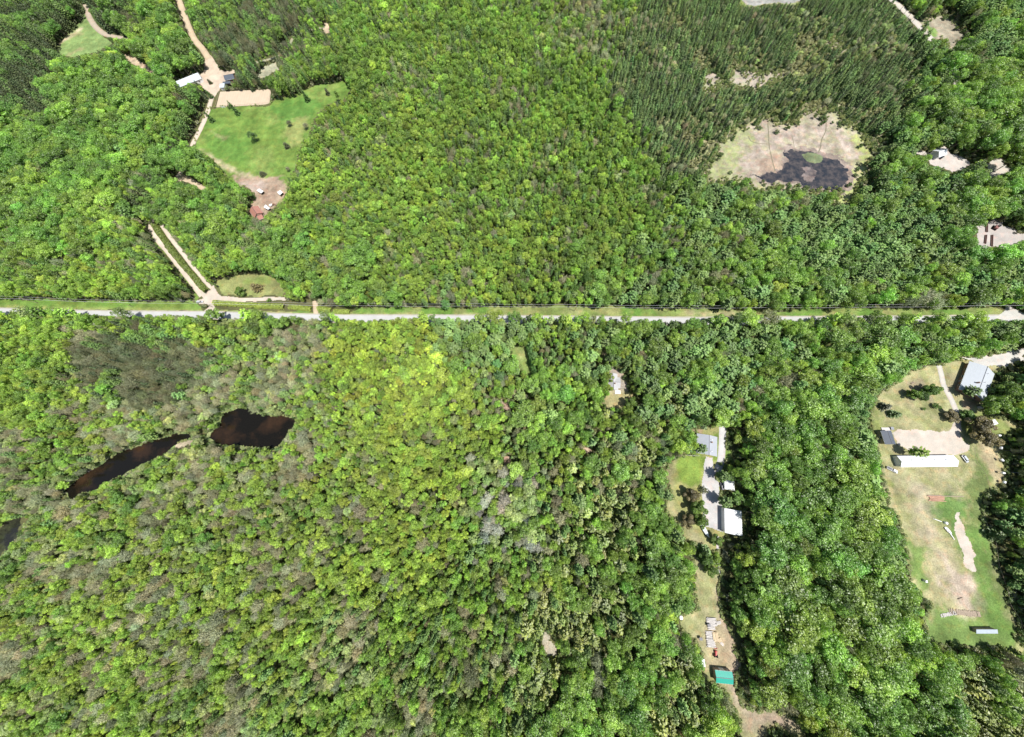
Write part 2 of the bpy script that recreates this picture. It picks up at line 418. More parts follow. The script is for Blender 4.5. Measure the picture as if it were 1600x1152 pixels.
# clearings and tracks in the far upper left
cover_sheet('hill_field', [(88, 86), (94, 66), (112, 48), (126, 34), (134, 14), (142, 22), (150, 42), (164, 60), (176, 66), (170, 72), (150, 82), (112, 90)], (0.20, 0.29, 0.10), [('line', [(75, 90), (94, 66), (126, 46)], (5, 3), TAN, .9), ('line', [(105, 88), (118, 80), (124, 78)], (4, 3), DRY, .8), ('line', [(112, 55), (126, 52)], (4, 3), DRY, .8)], z=.004)
ribbon('hill_track', [(133, 6), (138, 24), (150, 43), (168, 55), (200, 61)], 6, 0.016, MAT_GRAVEL, (0.407, 0.348, 0.266), mask=5)
cover_sheet('gravel_ridge', [(190, 85), (204, 86), (222, 97), (238, 108), (246, 118), (232, 114), (214, 104), (200, 97)], TAN, [('noise', 9, .33, BROWN, .5)], z=.008)
ribbon('woodland_track', [(398, 98), (420, 93), (440, 85), (452, 70), (460, 58), (482, 48), (508, 42)], 3.5, 0.012, MAT_GRAVEL, (0.311, 0.311, 0.207), mask=3)
cover_sheet('sand_spot', [(506, 36), (514, 36), (516, 52), (508, 53)], TAN, z=.01)
cover_sheet('woodland_clearing', [(400, 118), (412, 104), (432, 98), (436, 108), (420, 118), (405, 124)], (.36, .36, .25), z=.006)

# --- road, verges
ROADC = [(-260, 481), (-100, 485), (0, 487), (70, 489.5), (190, 491.5), (312, 492.5), (500, 497), (600, 498), (725, 498.5), (825, 499.5), (975, 501), (1090, 502), (1200, 501), (1400, 500.5), (1525, 499), (1600, 498.5), (1700, 498), (1860, 496)]
m, t = newmat('worn_asphalt'); v = objvec(t); n1 = noise(t, .12, 5, .7, v); n2 = noise(t, 2.2, 4, .7, v)
rgb = nd(t, 'ShaderNodeRGB'); rgb.outputs[0].default_value = (0.42, 0.42, 0.415, 1)
finish(t, scalec(t, rgb.outputs[0], mathn(t, 'MULTIPLY', maprange(t, n1, .3, .7, .9, 1.08), maprange(t, n2, .3, .7, .92, 1.06))), .85, .25)
ribbon('road_shoulder', ROADC, 7.4, 0.024, MAT_GRAVEL, (0.444, 0.422, 0.355))
ribbon('road', ROADC, 5.4, 0.028, m)
for a in ([(-190, 478), (0, 482), (312, 487), (400, 490), (400, 496), (330, 497), (312, 492), (240, 491), (215, 494), (190, 492), (120, 489), (105, 492), (75, 491), (20, 487), (0, 490), (-190, 484)],
          [(400, 489.5), (500, 491.5), (650, 493), (650, 496), (575, 500), (540, 497), (500, 495), (400, 493)], [(650, 493), (740, 494), (820, 494.5), (820, 496), (650, 496)],
          [(942, 495.5), (1098, 497), (1090, 499), (1060, 502), (1045, 499), (1020, 499), (985, 500.5), (960, 498)], [(1198, 496), (1266, 496), (1240, 500), (1198, 499)], [(1396, 496), (1600, 494), (1760, 492), (1760, 495), (1600, 497), (1396, 498)]): mark(a)
VA = [(-200, 462), (0, 468), (150, 470), (250, 471), (306, 470), (316, 487), (0, 482), (-200, 477)]
cover_sheet('north_verge', VA, (0.165, 0.25, 0.055), [('noise', 14, .41, (0.13, .25, .05), .7), ('line', [(0, 480), (190, 484), (312, 486)], (2.5, 1.5), (.26, .30, .10), .9)], z=.008)
VB = [(340, 484), (365, 485), (490, 487), (497, 483), (520, 487), (555, 486), (562, 481), (590, 481), (640, 480), (700, 482), (735, 483), (742, 480), (860, 478.5), (880, 477), (930, 481), (975, 479), (1000, 482), (1100, 483), (1160, 486), (1200, 488), (1260, 484), (1300, 483), (1400, 483), (1500, 483), (1562, 481), (1572, 494), (1400, 497), (1090, 498), (725, 494), (500, 493), (350, 490)]
cover_sheet('east_verge', VB, (0.19, 0.25, 0.075), [('noise', 16, .43, (0.12, .235, .045), .9), ('noise', 10, .61, (.33, .30, .14), .5), ('line', [(340, 489), (500, 492), (725, 494), (825, 494)], (2, 1.5), (.34, .33, .16), .9),
    ('poly', [(885, 482), (905, 482), (905, 492), (880, 492)], 3, (.30, .30, .15), .6), ('line', [(1080, 490), (1160, 490)], (4, 3), TAN, .5)], z=.008)
cover_sheet('side_road', [(1570, 486), (1572, 479), (1580, 477), (1585, 482), (1598, 489), (1640, 494), (1640, 499), (1565, 499), (1552, 497), (1560, 494)], (0.518, 0.511, 0.474), z=.032, mat=MAT_GRAVEL, jit=.5)
for d, a in (('south_verge', [(x, y + 10) for x, y in ROADC] + [(x, y + 17) for x, y in ROADC[::-1]]),):
    cover_sheet(d, a, (.15, .2, .05), z=.004, mask=False, res=2.5)

# --- bog on the upper right
MARSH = [(1100, 265), (1117, 241), (1134, 211), (1150, 200), (1167, 197), (1184, 192), (1194, 184), (1205, 184), (1210, 190), (1218, 195), (1243, 192), (1250, 180), (1260, 174), (1272, 172), (1286, 180), (1300, 174), (1311, 175), (1319, 190), (1345, 206), (1358, 227), (1363, 244), (1353, 258), (1358, 275), (1340, 286), (1336, 300), (1330, 315), (1314, 329), (1302, 329), (1305, 310), (1306, 300), (1286, 302), (1252, 304), (1218, 295), (1188, 298), (1167, 285), (1134, 285), (1105, 288)]
cover_sheet('bog', MARSH, (0.42, 0.355, 0.295), [('noise', 12, .15, (0.31, 0.29, 0.20), .75), ('noise', 4, .75, (0.48, 0.41, 0.34), .5), ('noise', 7, .93, (0.29, 0.32, 0.14), .45),
    ('poly', [(1105, 285), (1100, 262), (1120, 238), (1135, 212), (1165, 200), (1172, 222), (1150, 245), (1150, 280)], 6, (.28, .33, .13), .8),
    ('poly', [(1345, 206), (1366, 244), (1358, 275), (1340, 286), (1336, 300), (1312, 330), (1300, 330), (1306, 302), (1322, 295), (1335, 275), (1342, 250), (1335, 215)], 5, (.36, .42, .14), .9),
    ('poly', [(1182, 246), (1205, 243), (1232, 248), (1228, 262), (1205, 270), (1185, 262)], 4, (.37, .27, .20), .8),
    ('noise', 2.2, .37, (0.30, 0.25, 0.20), .5), ('line', [(1300, 174), (1345, 206)], (10, 8), (.34, .38, .18), .6), ('line', [(1190, 296), (1250, 303)], (7, 4), (.36, .40, .17), .7)], z=.004, res=.8)
MW1 = [(1167.5, 270.5), (1190, 274), (1200, 269), (1210, 270), (1223, 262), (1226, 254), (1232, 248), (1226, 243), (1221, 238), (1240, 236), (1265, 238), (1287, 247), (1300, 249), (1311, 254), (1324, 261), (1327, 271), (1326, 281), (1318, 294), (1305, 299), (1282, 299), (1266, 292), (1252, 288), (1235, 284), (1221, 280), (1208, 285), (1196, 281), (1184, 274.5)]
cover_sheet('bog_mud', [(1248 + (x - 1248) * 1.12, 269 + (y - 269) * 1.22) for x, y in MW1], (.25, .205, .17), [('noise', 5, .41, (.16, .135, .12), .8), ('noise', 9, .63, (.36, .30, .25), .6)], z=.006, res=.7, jit=3.2, mask=False)
BOGW = water_mat('bog_water', (0.024, 0.027, 0.033), (0.10, 0.083, 0.075), .22, .40, .72)
cover_sheet('bog_pool', MW1, (0, 0, 0), z=.008, mat=BOGW, res=.55, jit=2.6)
cover_sheet('bog_islet', [(1253, 242), (1262, 239.5), (1278, 241), (1287, 246), (1283, 253), (1275, 257), (1262, 253)], (.17, .21, .11), z=.03, res=.6, jit=1.0)
cover_sheet('weed_mat', [(1252, 262), (1268, 258), (1276, 268), (1268, 284), (1256, 282)], (.20, .165, .15), [('noise', 5, .15, (.08, .075, .085), .9)], z=.03, res=.7, jit=2)
for pts, w_ in (([(1199.6, 192), (1201, 213), (1202, 230), (1206, 248), (1211, 268)], .8), ([(1291, 192), (1290, 205), (1284, 218), (1282, 230), (1279, 238)], .8), ([(1169, 213), (1174, 221), (1184, 224), (1199, 225)], .8), ([(1237, 210), (1240, 224), (1241, 237)], .5)):
    ribbon('bog_channel', pts, w_, .012, simple('bog_channel_water', (.17, .15, .09), .4, .4))
cover_sheet('bog_strip', [(1097, 142), (1104, 115), (1110, 103), (1122, 112), (1135, 122), (1150, 110), (1180, 113), (1222, 114), (1226, 124), (1200, 133), (1180, 139), (1150, 141), (1130, 135), (1110, 145)], (0.385, 0.340, 0.274), [('noise', 6, .35, (.34, .37, .2), .6)], z=.004)
cover_sheet('bog_strip', [(1283, 58), (1308, 62), (1322, 78), (1314, 90), (1300, 72), (1290, 68)], (0.340, 0.311, 0.207), z=.004)
cover_sheet('bog_strip', [(1158, 0), (1175, -8), (1205, -4), (1240, -12), (1252, 2), (1236, 6), (1210, 4), (1185, 9), (1168, 8)], (0.340, 0.340, 0.311), z=.004)
# roads and yards on the far right
ribbon('gravel_road', [(1368, -30), (1390, -4), (1410, 14), (1434, 38), (1457, 64)], 7, .012, MAT_GRAVEL, (0.488, 0.459, 0.400), mask=7)
ribbon('gravel_road', [(1484, 96), (1492, 112), (1495, 128), (1493, 142)], 6, .012, MAT_GRAVEL, (0.474, 0.444, 0.400), mask=7)
cover_sheet('roadside_clearing', [(1440, 30), (1470, 24), (1494, 36), (1500, 48), (1508, 60), (1492, 80), (1474, 68), (1456, 58)], (0.311, 0.281, 0.207), [('poly', [(1440, 32), (1450, 36), (1464, 54), (1455, 57)], 2, (.17, .28, .07), .95)], z=.006)
cover_sheet('quarry_yard', [(1456, 259), (1452, 251), (1459, 240), (1466, 232), (1472, 228), (1482, 232), (1484, 240), (1498, 243), (1514, 253), (1517, 257), (1504, 265), (1487, 271), (1475, 262)], (0.518, 0.474, 0.429), [('noise', 8, .3, (0.444, 0.400, 0.370), .6)], z=.006, mat=MAT_GRAVEL)
cover_sheet('quarry_ledge', [(1432, 237), (1437, 234.5), (1455, 240), (1445, 243), (1434, 242)], (0.533, 0.496, 0.444), z=.006, mat=MAT_GRAVEL)
cover_sheet('upper_yard', [(1540, 258), (1550, 252), (1559, 243), (1570, 255), (1581, 269), (1566, 272), (1555, 275), (1555, 290), (1551, 288), (1548, 273)], (0.474, 0.444, 0.385), z=.006, mat=MAT_GRAVEL)
cover_sheet('depot_yard', [(1527, 354), (1542, 347), (1554, 341), (1568, 352), (1586, 357), (1589, 366), (1620, 362), (1640, 372), (1600, 378), (1576, 391), (1557, 386), (1527, 388)], (0.459, 0.422, 0.392), [('noise', 8, .3, (0.400, 0.370, 0.348), .6)], z=.006, mat=MAT_GRAVEL)

# --- dark ponds on the left
POND = [(326, 684), (332, 675), (340, 668), (345, 655), (354, 645), (368, 638), (380, 636), (393, 641), (406, 649), (430, 650), (448, 650), (461, 653), (462, 662), (452, 673), (446, 688), (436, 697), (420, 700), (395, 699), (372, 696), (350, 697), (336, 694)]
PW = water_mat('peat_water', (0.008, 0.007, 0.005), (0.055, 0.029, 0.015), .035, .50, .78)
cover_sheet('pond', POND, (0, 0, 0), z=.008, mat=PW, res=.6, jit=1.0)
CHAN = [(98, 772), (106, 762), (118, 752), (132, 740), (150, 730), (170, 718), (190, 706), (210, 700), (228, 692), (248, 686), (270, 680), (285, 676), (297, 677), (299, 686), (286, 688), (272, 696), (262, 708), (245, 716), (222, 728), (204, 737), (184, 746), (165, 755), (150, 768), (128, 770), (112, 780)]
cover_sheet('stream', CHAN, (0, 0, 0), z=.008, mat=PW, res=.6, jit=1.2)
cover_sheet('backwater', [(-60, 915), (-40, 862), (-14, 834), (6, 822), (20, 812), (34, 806), (35, 818), (26, 838), (10, 858), (-16, 890)], (0, 0, 0), z=.008, mat=water_mat('reed_water', (.018, .018, .014), (.05, .055, .028), .1), res=.8, jit=1.2)
cover_sheet('mud_bank', [(278, 691), (287, 689), (297, 689), (302, 692), (297, 696), (286, 698), (276, 698)], (.40, .34, .24), z=.006)
cover_sheet('sedge_meadow', [(300, 640), (312, 628), (330, 618), (352, 622), (350, 640), (334, 662), (318, 668), (304, 655)], (.15, .23, .06), z=.004, mask=False)
# green glade south of the road, lawns of the cottage
cover_sheet('glade', [(784, 546), (800, 540), (822, 542), (830, 560), (834, 600), (824, 592), (812, 572), (796, 553)], (.20, .27, .08), [('noise', 8, .4, (.30, .30, .14), .5)], z=.006)
cover_sheet('cottage_lawn', [(936, 548), (950, 536), (951, 550), (948, 558), (954, 572), (966, 574), (980, 590), (982, 610), (990, 622), (984, 634), (966, 642), (950, 642), (940, 634), (940, 616), (950, 612), (953, 590)], (.33, .30, .15), [('poly', [(948, 558), (960, 574), (974, 580), (978, 612), (953, 614), (954, 580)], 2, (0.385, 0.340, 0.311), .8)], z=.006)
cover_sheet('bare_patch', [(912, 700), (922, 698), (926, 706), (916, 710)], (.40, .30, .22), z=.006)
cover_sheet('bare_patch', [(848, 1000), (852, 985), (862, 995), (870, 1020), (862, 1034), (852, 1020)], (.36, .33, .25), z=.006)
cover_sheet('bare_patch', [(783, 625), (797, 634), (800, 645), (790, 640)], (.36, .26, .2), z=.006)
cover_sheet('bare_patch', [(788, 716), (798, 716), (798, 728), (790, 726)], (.36, .26, .2), z=.006)

# --- property with the grey-roofed bungalow
LA = [(1038, 738), (1048, 724), (1062, 713), (1085, 711), (1089, 705), (1089, 676), (1080, 674), (1072, 672), (1100, 668), (1112, 671), (1122, 664), (1136, 664), (1135, 700), (1148, 704), (1143, 716), (1133, 720), (1118, 728), (1118, 748), (1150, 752), (1150, 768), (1126, 770), (1128, 792), (1162, 794), (1163, 840), (1135, 836), (1130, 850), (1122, 862), (1108, 862), (1090, 852), (1072, 840), (1058, 815), (1042, 802), (1040, 785), (1052, 778), (1044, 755)]
cover_sheet('bungalow_lawn', LA, (.29, .29, .12), [('noise', 9, .3, (.24, .27, .09), .6),
    ('poly', [(1062, 715), (1086, 711), (1102, 713), (1099, 735), (1096, 758), (1078, 756), (1060, 752), (1058, 735)], 2, (.175, .26, .05), .95),
    ('poly', [(1116, 680), (1122, 680), (1122, 718), (1114, 718)], 1, (.17, .25, .05), .9), ('poly', [(1134, 698), (1146, 704), (1142, 716), (1133, 718)], 2, (.15, .24, .05), .9),
    ('line', [(1050, 724), (1044, 745), (1050, 765)], (2.5, 3), (0.311, 0.266, 0.163), .7), ('line', [(1045, 790), (1062, 812), (1078, 835), (1095, 850)], (4, 3), (0.311, 0.281, 0.185), .6),
    ('poly', [(1070, 672), (1100, 670), (1098, 676), (1072, 678)], 1, (0.333, 0.266, 0.178), .8)], z=.006)
CONC = (0.50, 0.49, 0.475)
ribbon('bungalow_drive', [(1128, 655), (1129, 675), (1128, 700), (1126, 722), (1118, 742)], 4.6, .016, MAT_GRAVEL, CONC)
cover_sheet('parking_apron', [(1103, 713), (1114, 716), (1115, 735), (1117, 748), (1124, 754), (1125, 785), (1130, 793), (1130, 832), (1115, 827), (1099, 821), (1097, 790), (1097, 758), (1100, 730)], CONC, [('noise', 10, .3, (0.407, 0.385, 0.370), .5)], z=.020, mat=MAT_GRAVEL, res=.5, jit=.3)
LB = [(1112, 862), (1120, 862), (1127, 870), (1127, 898), (1122, 916), (1125, 939), (1127, 964), (1142, 984), (1147, 1014), (1157, 1039), (1147, 1054), (1150, 1079), (1160, 1101), (1185, 1110), (1205, 1108), (1228, 1114), (1245, 1126), (1262, 1150), (1250, 1165), (1232, 1146), (1212, 1132), (1198, 1140), (1190, 1165), (1155, 1165), (1157, 1126), (1135, 1084), (1117, 1068), (1100, 1069), (1097, 1049), (1098, 1024), (1087, 999), (1065, 984), (1060, 964), (1090, 951), (1085, 926), (1087, 899), (1080, 864)]
cover_sheet('woodlot_clearing', LB, (.27, .28, .13), [('noise', 8, .3, (.36, .33, .19), .7),
    ('line', [(1122, 925), (1126, 950), (1138, 985), (1144, 1020), (1150, 1045), (1148, 1070), (1158, 1100), (1180, 1122), (1240, 1130)], (6, 3), (0.407, 0.311, 0.244), .95),
    ('poly', [(1108, 985), (1130, 985), (1142, 1010), (1148, 1045), (1110, 1040), (1104, 1010)], 3, (0.340, 0.274, 0.178), .8),
    ('line', [(1160, 1105), (1190, 1140), (1210, 1180)], (10, 5), (0.311, 0.266, 0.185), .8),
    ('poly', [(1100, 1066), (1120, 1068), (1140, 1090), (1130, 1100)], 2, (.16, .24, .06), .7)], z=.006)
ribbon('footpath', [(1121, 838), (1122, 862), (1123, 880), (1125, 898)], 1.8, .016, MAT_GRAVEL, CONC, mask=4)

# --- property with the long white barn
LC = [(1358, 646), (1368, 628), (1378, 612), (1395, 600), (1410, 590), (1425, 578), (1450, 572), (1470, 569), (1500, 560), (1530, 556), (1560, 550), (1600, 545), (1602, 562), (1570, 574), (1552, 585), (1545, 620), (1535, 640), (1550, 652), (1580, 655), (1592, 668), (1578, 676), (1560, 684), (1560, 695), (1566, 712), (1570, 730), (1570, 748), (1560, 762), (1548, 765), (1533, 790), (1537, 821), (1550, 847), (1555, 882), (1568, 921), (1573, 945), (1589, 968), (1591, 986), (1584, 996), (1600, 1008), (1620, 1026), (1600, 1024), (1560, 1012), (1520, 1012), (1482, 1006), (1457, 1011), (1445, 990), (1440, 965), (1455, 946), (1436, 930), (1420, 900), (1417, 869), (1405, 816), (1390, 788), (1382, 756), (1376, 740), (1370, 700), (1364, 668)]
cover_sheet('paddock', LC, (.345, .33, .175), [('noise', 12, .3, (.34, .32, .17), .7), ('noise', 5, .55, (.21, .25, .08), .45),
    ('poly', [(1350, 650), (1375, 645), (1372, 700), (1380, 750), (1365, 720)], 5, (.19, .24, .07), .8),
    ('poly', [(1505, 650), (1550, 652), (1595, 668), (1550, 690), (1505, 680)], 3, (.19, .24, .07), .8),
    ('poly', [(1520, 697), (1530, 720), (1545, 760), (1560, 770), (1570, 930), (1592, 985), (1580, 1010), (1550, 960), (1545, 900), (1520, 830), (1512, 775), (1516, 740)], 4, (.115, .17, .05), .85),
    ('poly', [(1530, 690), (1552, 690), (1566, 745), (1548, 745), (1535, 720)], 3, (.42, .34, .22), .7),
    ('poly', [(1450, 782), (1500, 778), (1515, 800), (1495, 830), (1478, 812), (1452, 792)], 3, (.105, .20, .05), .9),
    ('poly', [(1500, 830), (1530, 830), (1545, 900), (1560, 950), (1590, 985), (1560, 1010), (1440, 1000), (1440, 960), (1470, 965), (1530, 960), (1525, 900), (1500, 860)], 4, (.12, .215, .05), .85),
    ('line', [(1432, 765), (1440, 800), (1455, 840), (1475, 880), (1495, 915), (1510, 945)], (8, 5), (0.385, 0.333, 0.237), .85),
    ('poly', [(1480, 885), (1505, 900), (1522, 925), (1518, 945), (1490, 940), (1478, 910)], 4, (0.429, 0.355, 0.281), .9),
    ('line', [(1475, 730), (1480, 755), (1486, 765)], (6, 5), (0.370, 0.333, 0.252), .6), ('line', [(1400, 735), (1425, 750), (1435, 765)], (8, 6), (0.340, 0.311, 0.207), .6),
    ('poly', [(1420, 855), (1440, 860), (1445, 900), (1440, 930), (1425, 905)], 4, (.13, .23, .05), .8),
    ('poly', [(1420, 595), (1435, 590), (1445, 620), (1430, 625)], 3, (0.311, 0.252, 0.185), .6), ('poly', [(1475, 580), (1500, 578), (1495, 600), (1480, 605)], 2, (0.311, 0.266, 0.170), .6),
    ('poly', [(1484, 626), (1520, 628), (1528, 640), (1490, 648)], 2, (.30, .33, .18), .7), ('poly', [(1505, 625), (1525, 630), (1520, 640), (1505, 636)], 1, (0.370, 0.266, 0.178), .8)], z=.006)
cover_sheet('gravel_yard', [(1396, 675), (1412, 671), (1445, 673), (1481, 675), (1488, 668), (1490, 655), (1499, 655), (1502, 673), (1499, 680), (1506, 688), (1516, 697), (1513, 704), (1499, 709), (1447, 714), (1425, 706), (1400, 692)], (0.53, 0.475, 0.405), [('noise', 10, .3, (0.48, 0.43, 0.36), .6)], z=.016, mat=MAT_GRAVEL, jit=.8)
ribbon('garden_path', [(1466, 568), (1471, 585), (1474, 600), (1481, 614), (1487, 626), (1494, 642), (1496, 658)], 3.6, .012, MAT_GRAVEL, (0.488, 0.466, 0.414))
cover_sheet('house_drive', [(1500, 560), (1530, 556), (1560, 551), (1590, 545), (1610, 546), (1610, 556), (1575, 572), (1540, 573), (1518, 565)], (0.518, 0.503, 0.466), z=.016, mat=MAT_GRAVEL)
cover_sheet('stone_strip', [(1495, 800), (1501, 802), (1504, 820), (1512, 840), (1520, 855), (1528, 868), (1524, 876), (1527, 893), (1518, 895), (1511, 885), (1503, 862), (1500, 845), (1494, 825)], (0.54, 0.48, 0.41), [('noise', 4, .3, (0.42, 0.38, 0.30), .6)], z=.012, mat=MAT_GRAVEL, jit=1.3)

GLADE = [(784, 546), (800, 540), (822, 542), (830, 560), (834, 600), (824, 592), (812, 572), (796, 553)]; COTT = [(936, 548), (950, 536), (951, 550), (948, 558), (954, 572), (966, 574), (980, 590), (982, 610), (990, 622), (984, 634), (966, 642), (950, 642), (940, 634), (940, 616), (950, 612), (953, 590)]
LC_RIM = [(MARSH, 9, .42), ([(1097, 142), (1104, 115), (1110, 103), (1122, 112), (1135, 122), (1150, 110), (1180, 113), (1222, 114), (1226, 124), (1200, 133), (1180, 139), (1150, 141), (1130, 135), (1110, 145)], 14, .55), ([(1283, 58), (1308, 62), (1322, 78), (1314, 90), (1300, 72), (1290, 68)], 14, .5), ([(1440, 30), (1470, 24), (1494, 36), (1500, 48), (1508, 60), (1492, 80), (1474, 68), (1456, 58)], 8, .3), (LC, 4, .35), (LB, 3, .4), (LA, 2.5, .35), (MEADOW, 2.5, .3), (POND, 2, .5), (CHAN, 2, .5), (GLADE, 2, .5), (COTT, 2, .4)]
def ragged(poly, band, scale, thr, seed):
    """let the wood creep into the outer band of a clearing"""
    x0, y0 = int(min(a for a, b in poly)), int(min(b for a, b in poly)); x1, y1 = int(max(a for a, b in poly)) + 1, int(max(b for a, b in poly)) + 1
    x0 = max(x0, -OX); y0 = max(y0, -OY); x1 = min(x1, W_ + OX - 1); y1 = min(y1, H_ + OY - 1)
    gx, gy = np.meshgrid(np.arange(x0, x1) + .5, np.arange(y0, y1) + .5)
    d = segdist(gx, gy, poly + [poly[0]]); m_ = (d < band * (1.3 - .6 * vnoise(gx, gy, 30, seed + 3))) & (vnoise(gx, gy, scale, seed) < thr)
    OPEN[y0 + OY:y1 + OY, x0 + OX:x1 + OX][m_] = False
for i_, ((poly_, b_, d_), (bw_, sc2_, th_)) in enumerate(zip(LC_RIM, [(16, 8, .5), (12, 8, .38), (10, 7, .38), (12, 7, .5), (5, 9, .35), (1, 7, .2), (1, 7, .2), (3.5, 8, .45), (2, 6, .5), (2, 6, .5), (7, 6, .6), (6, 6, .55)])):
    ragged(poly_, bw_, sc2_, th_, 40 + i_)

for poly_ in ([(233, 350), (250, 350), (275, 385), (300, 420), (330, 452), (334, 464), (315, 464), (296, 442), (268, 408), (248, 382)], [(330, 466), (450, 472), (490, 476), (550, 482), (560, 494), (490, 493), (340, 489)]): mark(poly_); mark(poly_, M=NOBASE)
def grown(poly, k):
    cx = sum(a for a, b in poly) / len(poly); cy = sum(b for a, b in poly) / len(poly); return [(cx + (a - cx) * k, cy + (b - cy) * k) for a, b in poly]
MARGINS = [(grown(MARSH, 1.22), 'bog_margin'), (grown(LC_RIM[1][0], 1.45), 'bog_margin'), (grown(LC_RIM[2][0], 1.9), 'bog_margin'), (grown([(1158, 0), (1175, -8), (1205, -4), (1240, -12), (1252, 2), (1236, 6), (1210, 4), (1185, 9), (1168, 8)], 1.5), 'bog_margin'), (grown(LC_RIM[3][0], 1.3), 'clearing_margin')]
for poly_, nm_ in MARGINS:
    cover_sheet(nm_, poly_, (.31, .30, .17), [('noise', 8, .17, (.40, .36, .26), .6), ('noise', 5, .57, (.20, .26, .09), .6)], z=.002, mask=False, res=1.4, jit=3)

def fat(poly, dpx):
    out = []; n = len(poly); cx = sum(a for a, b in poly) / n; cy = sum(b for a, b in poly) / n
    ar_ = sum(poly[i][0] * poly[(i + 1) % n][1] - poly[(i + 1) % n][0] * poly[i][1] for i in range(n)); sg = 1 if ar_ > 0 else -1
    for i in range(n):
        a = np.array(poly[i - 1], float); b = np.array(poly[(i + 1) % n], float); d = b - a; d /= np.linalg.norm(d) + 1e-9
        out.append((poly[i][0] + d[1] * sg * dpx, poly[i][1] - d[0] * sg * dpx))
    return out
for poly_ in (fat(POND, 8), fat(CHAN, 6)):
    cover_sheet('sedge_margin', poly_, (.17, .235, .085), [('noise', 4, .27, (.27, .28, .14), .7), ('noise', 3, .47, (.09, .13, .05), .6)], z=.003, mask=False, res=.7, jit=2)
    MARGINS.append((poly_, 'sedge_margin'))

# ------------------------------------------------------------------ buildings and other things
WHT = ribbed('white_metal_roof', (.70, .71, .71), 1.1, 0, .35, .09, .84); GRYR = ribbed('grey_metal_roof', (.36, .38, .42), .8, 0, .45, .08, .85)
BLUR = ribbed('pale_blue_metal_roof', (.52, .58, .62), .6, 0, .4, .1, .85); SHING = ribbed('grey_shingle', (.30, .31, .34), .35, 1, .9, .12, .8)
DARKR = ribbed('dark_slate_roof', (.085, .10, .125), .5, 0, .6, .15, .8); GRNR = ribbed('green_metal_roof', (.03, .33, .25), .5, 0, .4, .08, .85)
REDR = ribbed('rusty_red_roof', (.36, .17, .13), .5, 0, .8, .2, .8); LSH = ribbed('light_grey_shingle', (.42, .42, .42), .4, 1, .9, .12, .85)
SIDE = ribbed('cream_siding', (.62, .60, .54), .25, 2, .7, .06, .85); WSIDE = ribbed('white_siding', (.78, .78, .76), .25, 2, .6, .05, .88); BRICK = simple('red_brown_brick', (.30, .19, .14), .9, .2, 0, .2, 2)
WOOD = simple('weathered_wood', (.36, .29, .22), .9, .2, 0, .25, 2); LUM = simple('fresh_lumber', (.58, .46, .30), .8, .2, 0, .2, 3); GWOOD = simple('grey_lumber', (.50, .47, .44), .9, .2, 0, .3, 3)
GLASS = simple('dark_glass', (.04, .05, .06), .08, .6, 0, 0); TRIM = simple('white_trim', (.80, .80, .78), .5, .4, 0, .04); DOORM = simple('grey_door', (.35, .36, .38), .5, .4, 0, .05)
RUB = simple('black_rubber', (.02, .02, .02), .8, .3, 0, .1); CHR = simple('bright_metal', (.6, .6, .6), .3, .5, .8, .05); DKM = simple('dark_metal', (.09, .09, .10), .5, .4, .3, .15)
CONCR = simple('concrete', (.48, .46, .43), .9, .2, 0, .1)
REDP = simple('red_paint', (.60, .06, .05), .4, .5, 0, .08); WP = simple('white_paint', (.82, .82, .82), .3, .5, 0, .03); SIL = simple('silver_paint', (.55, .57, .60), .3, .5, .3, .03); DKP = simple('dark_paint', (.03, .035, .045), .3, .5, 0, .03)
REDL = simple('red_lamp', (.5, .02, .02), .3, .5, 0, 0)

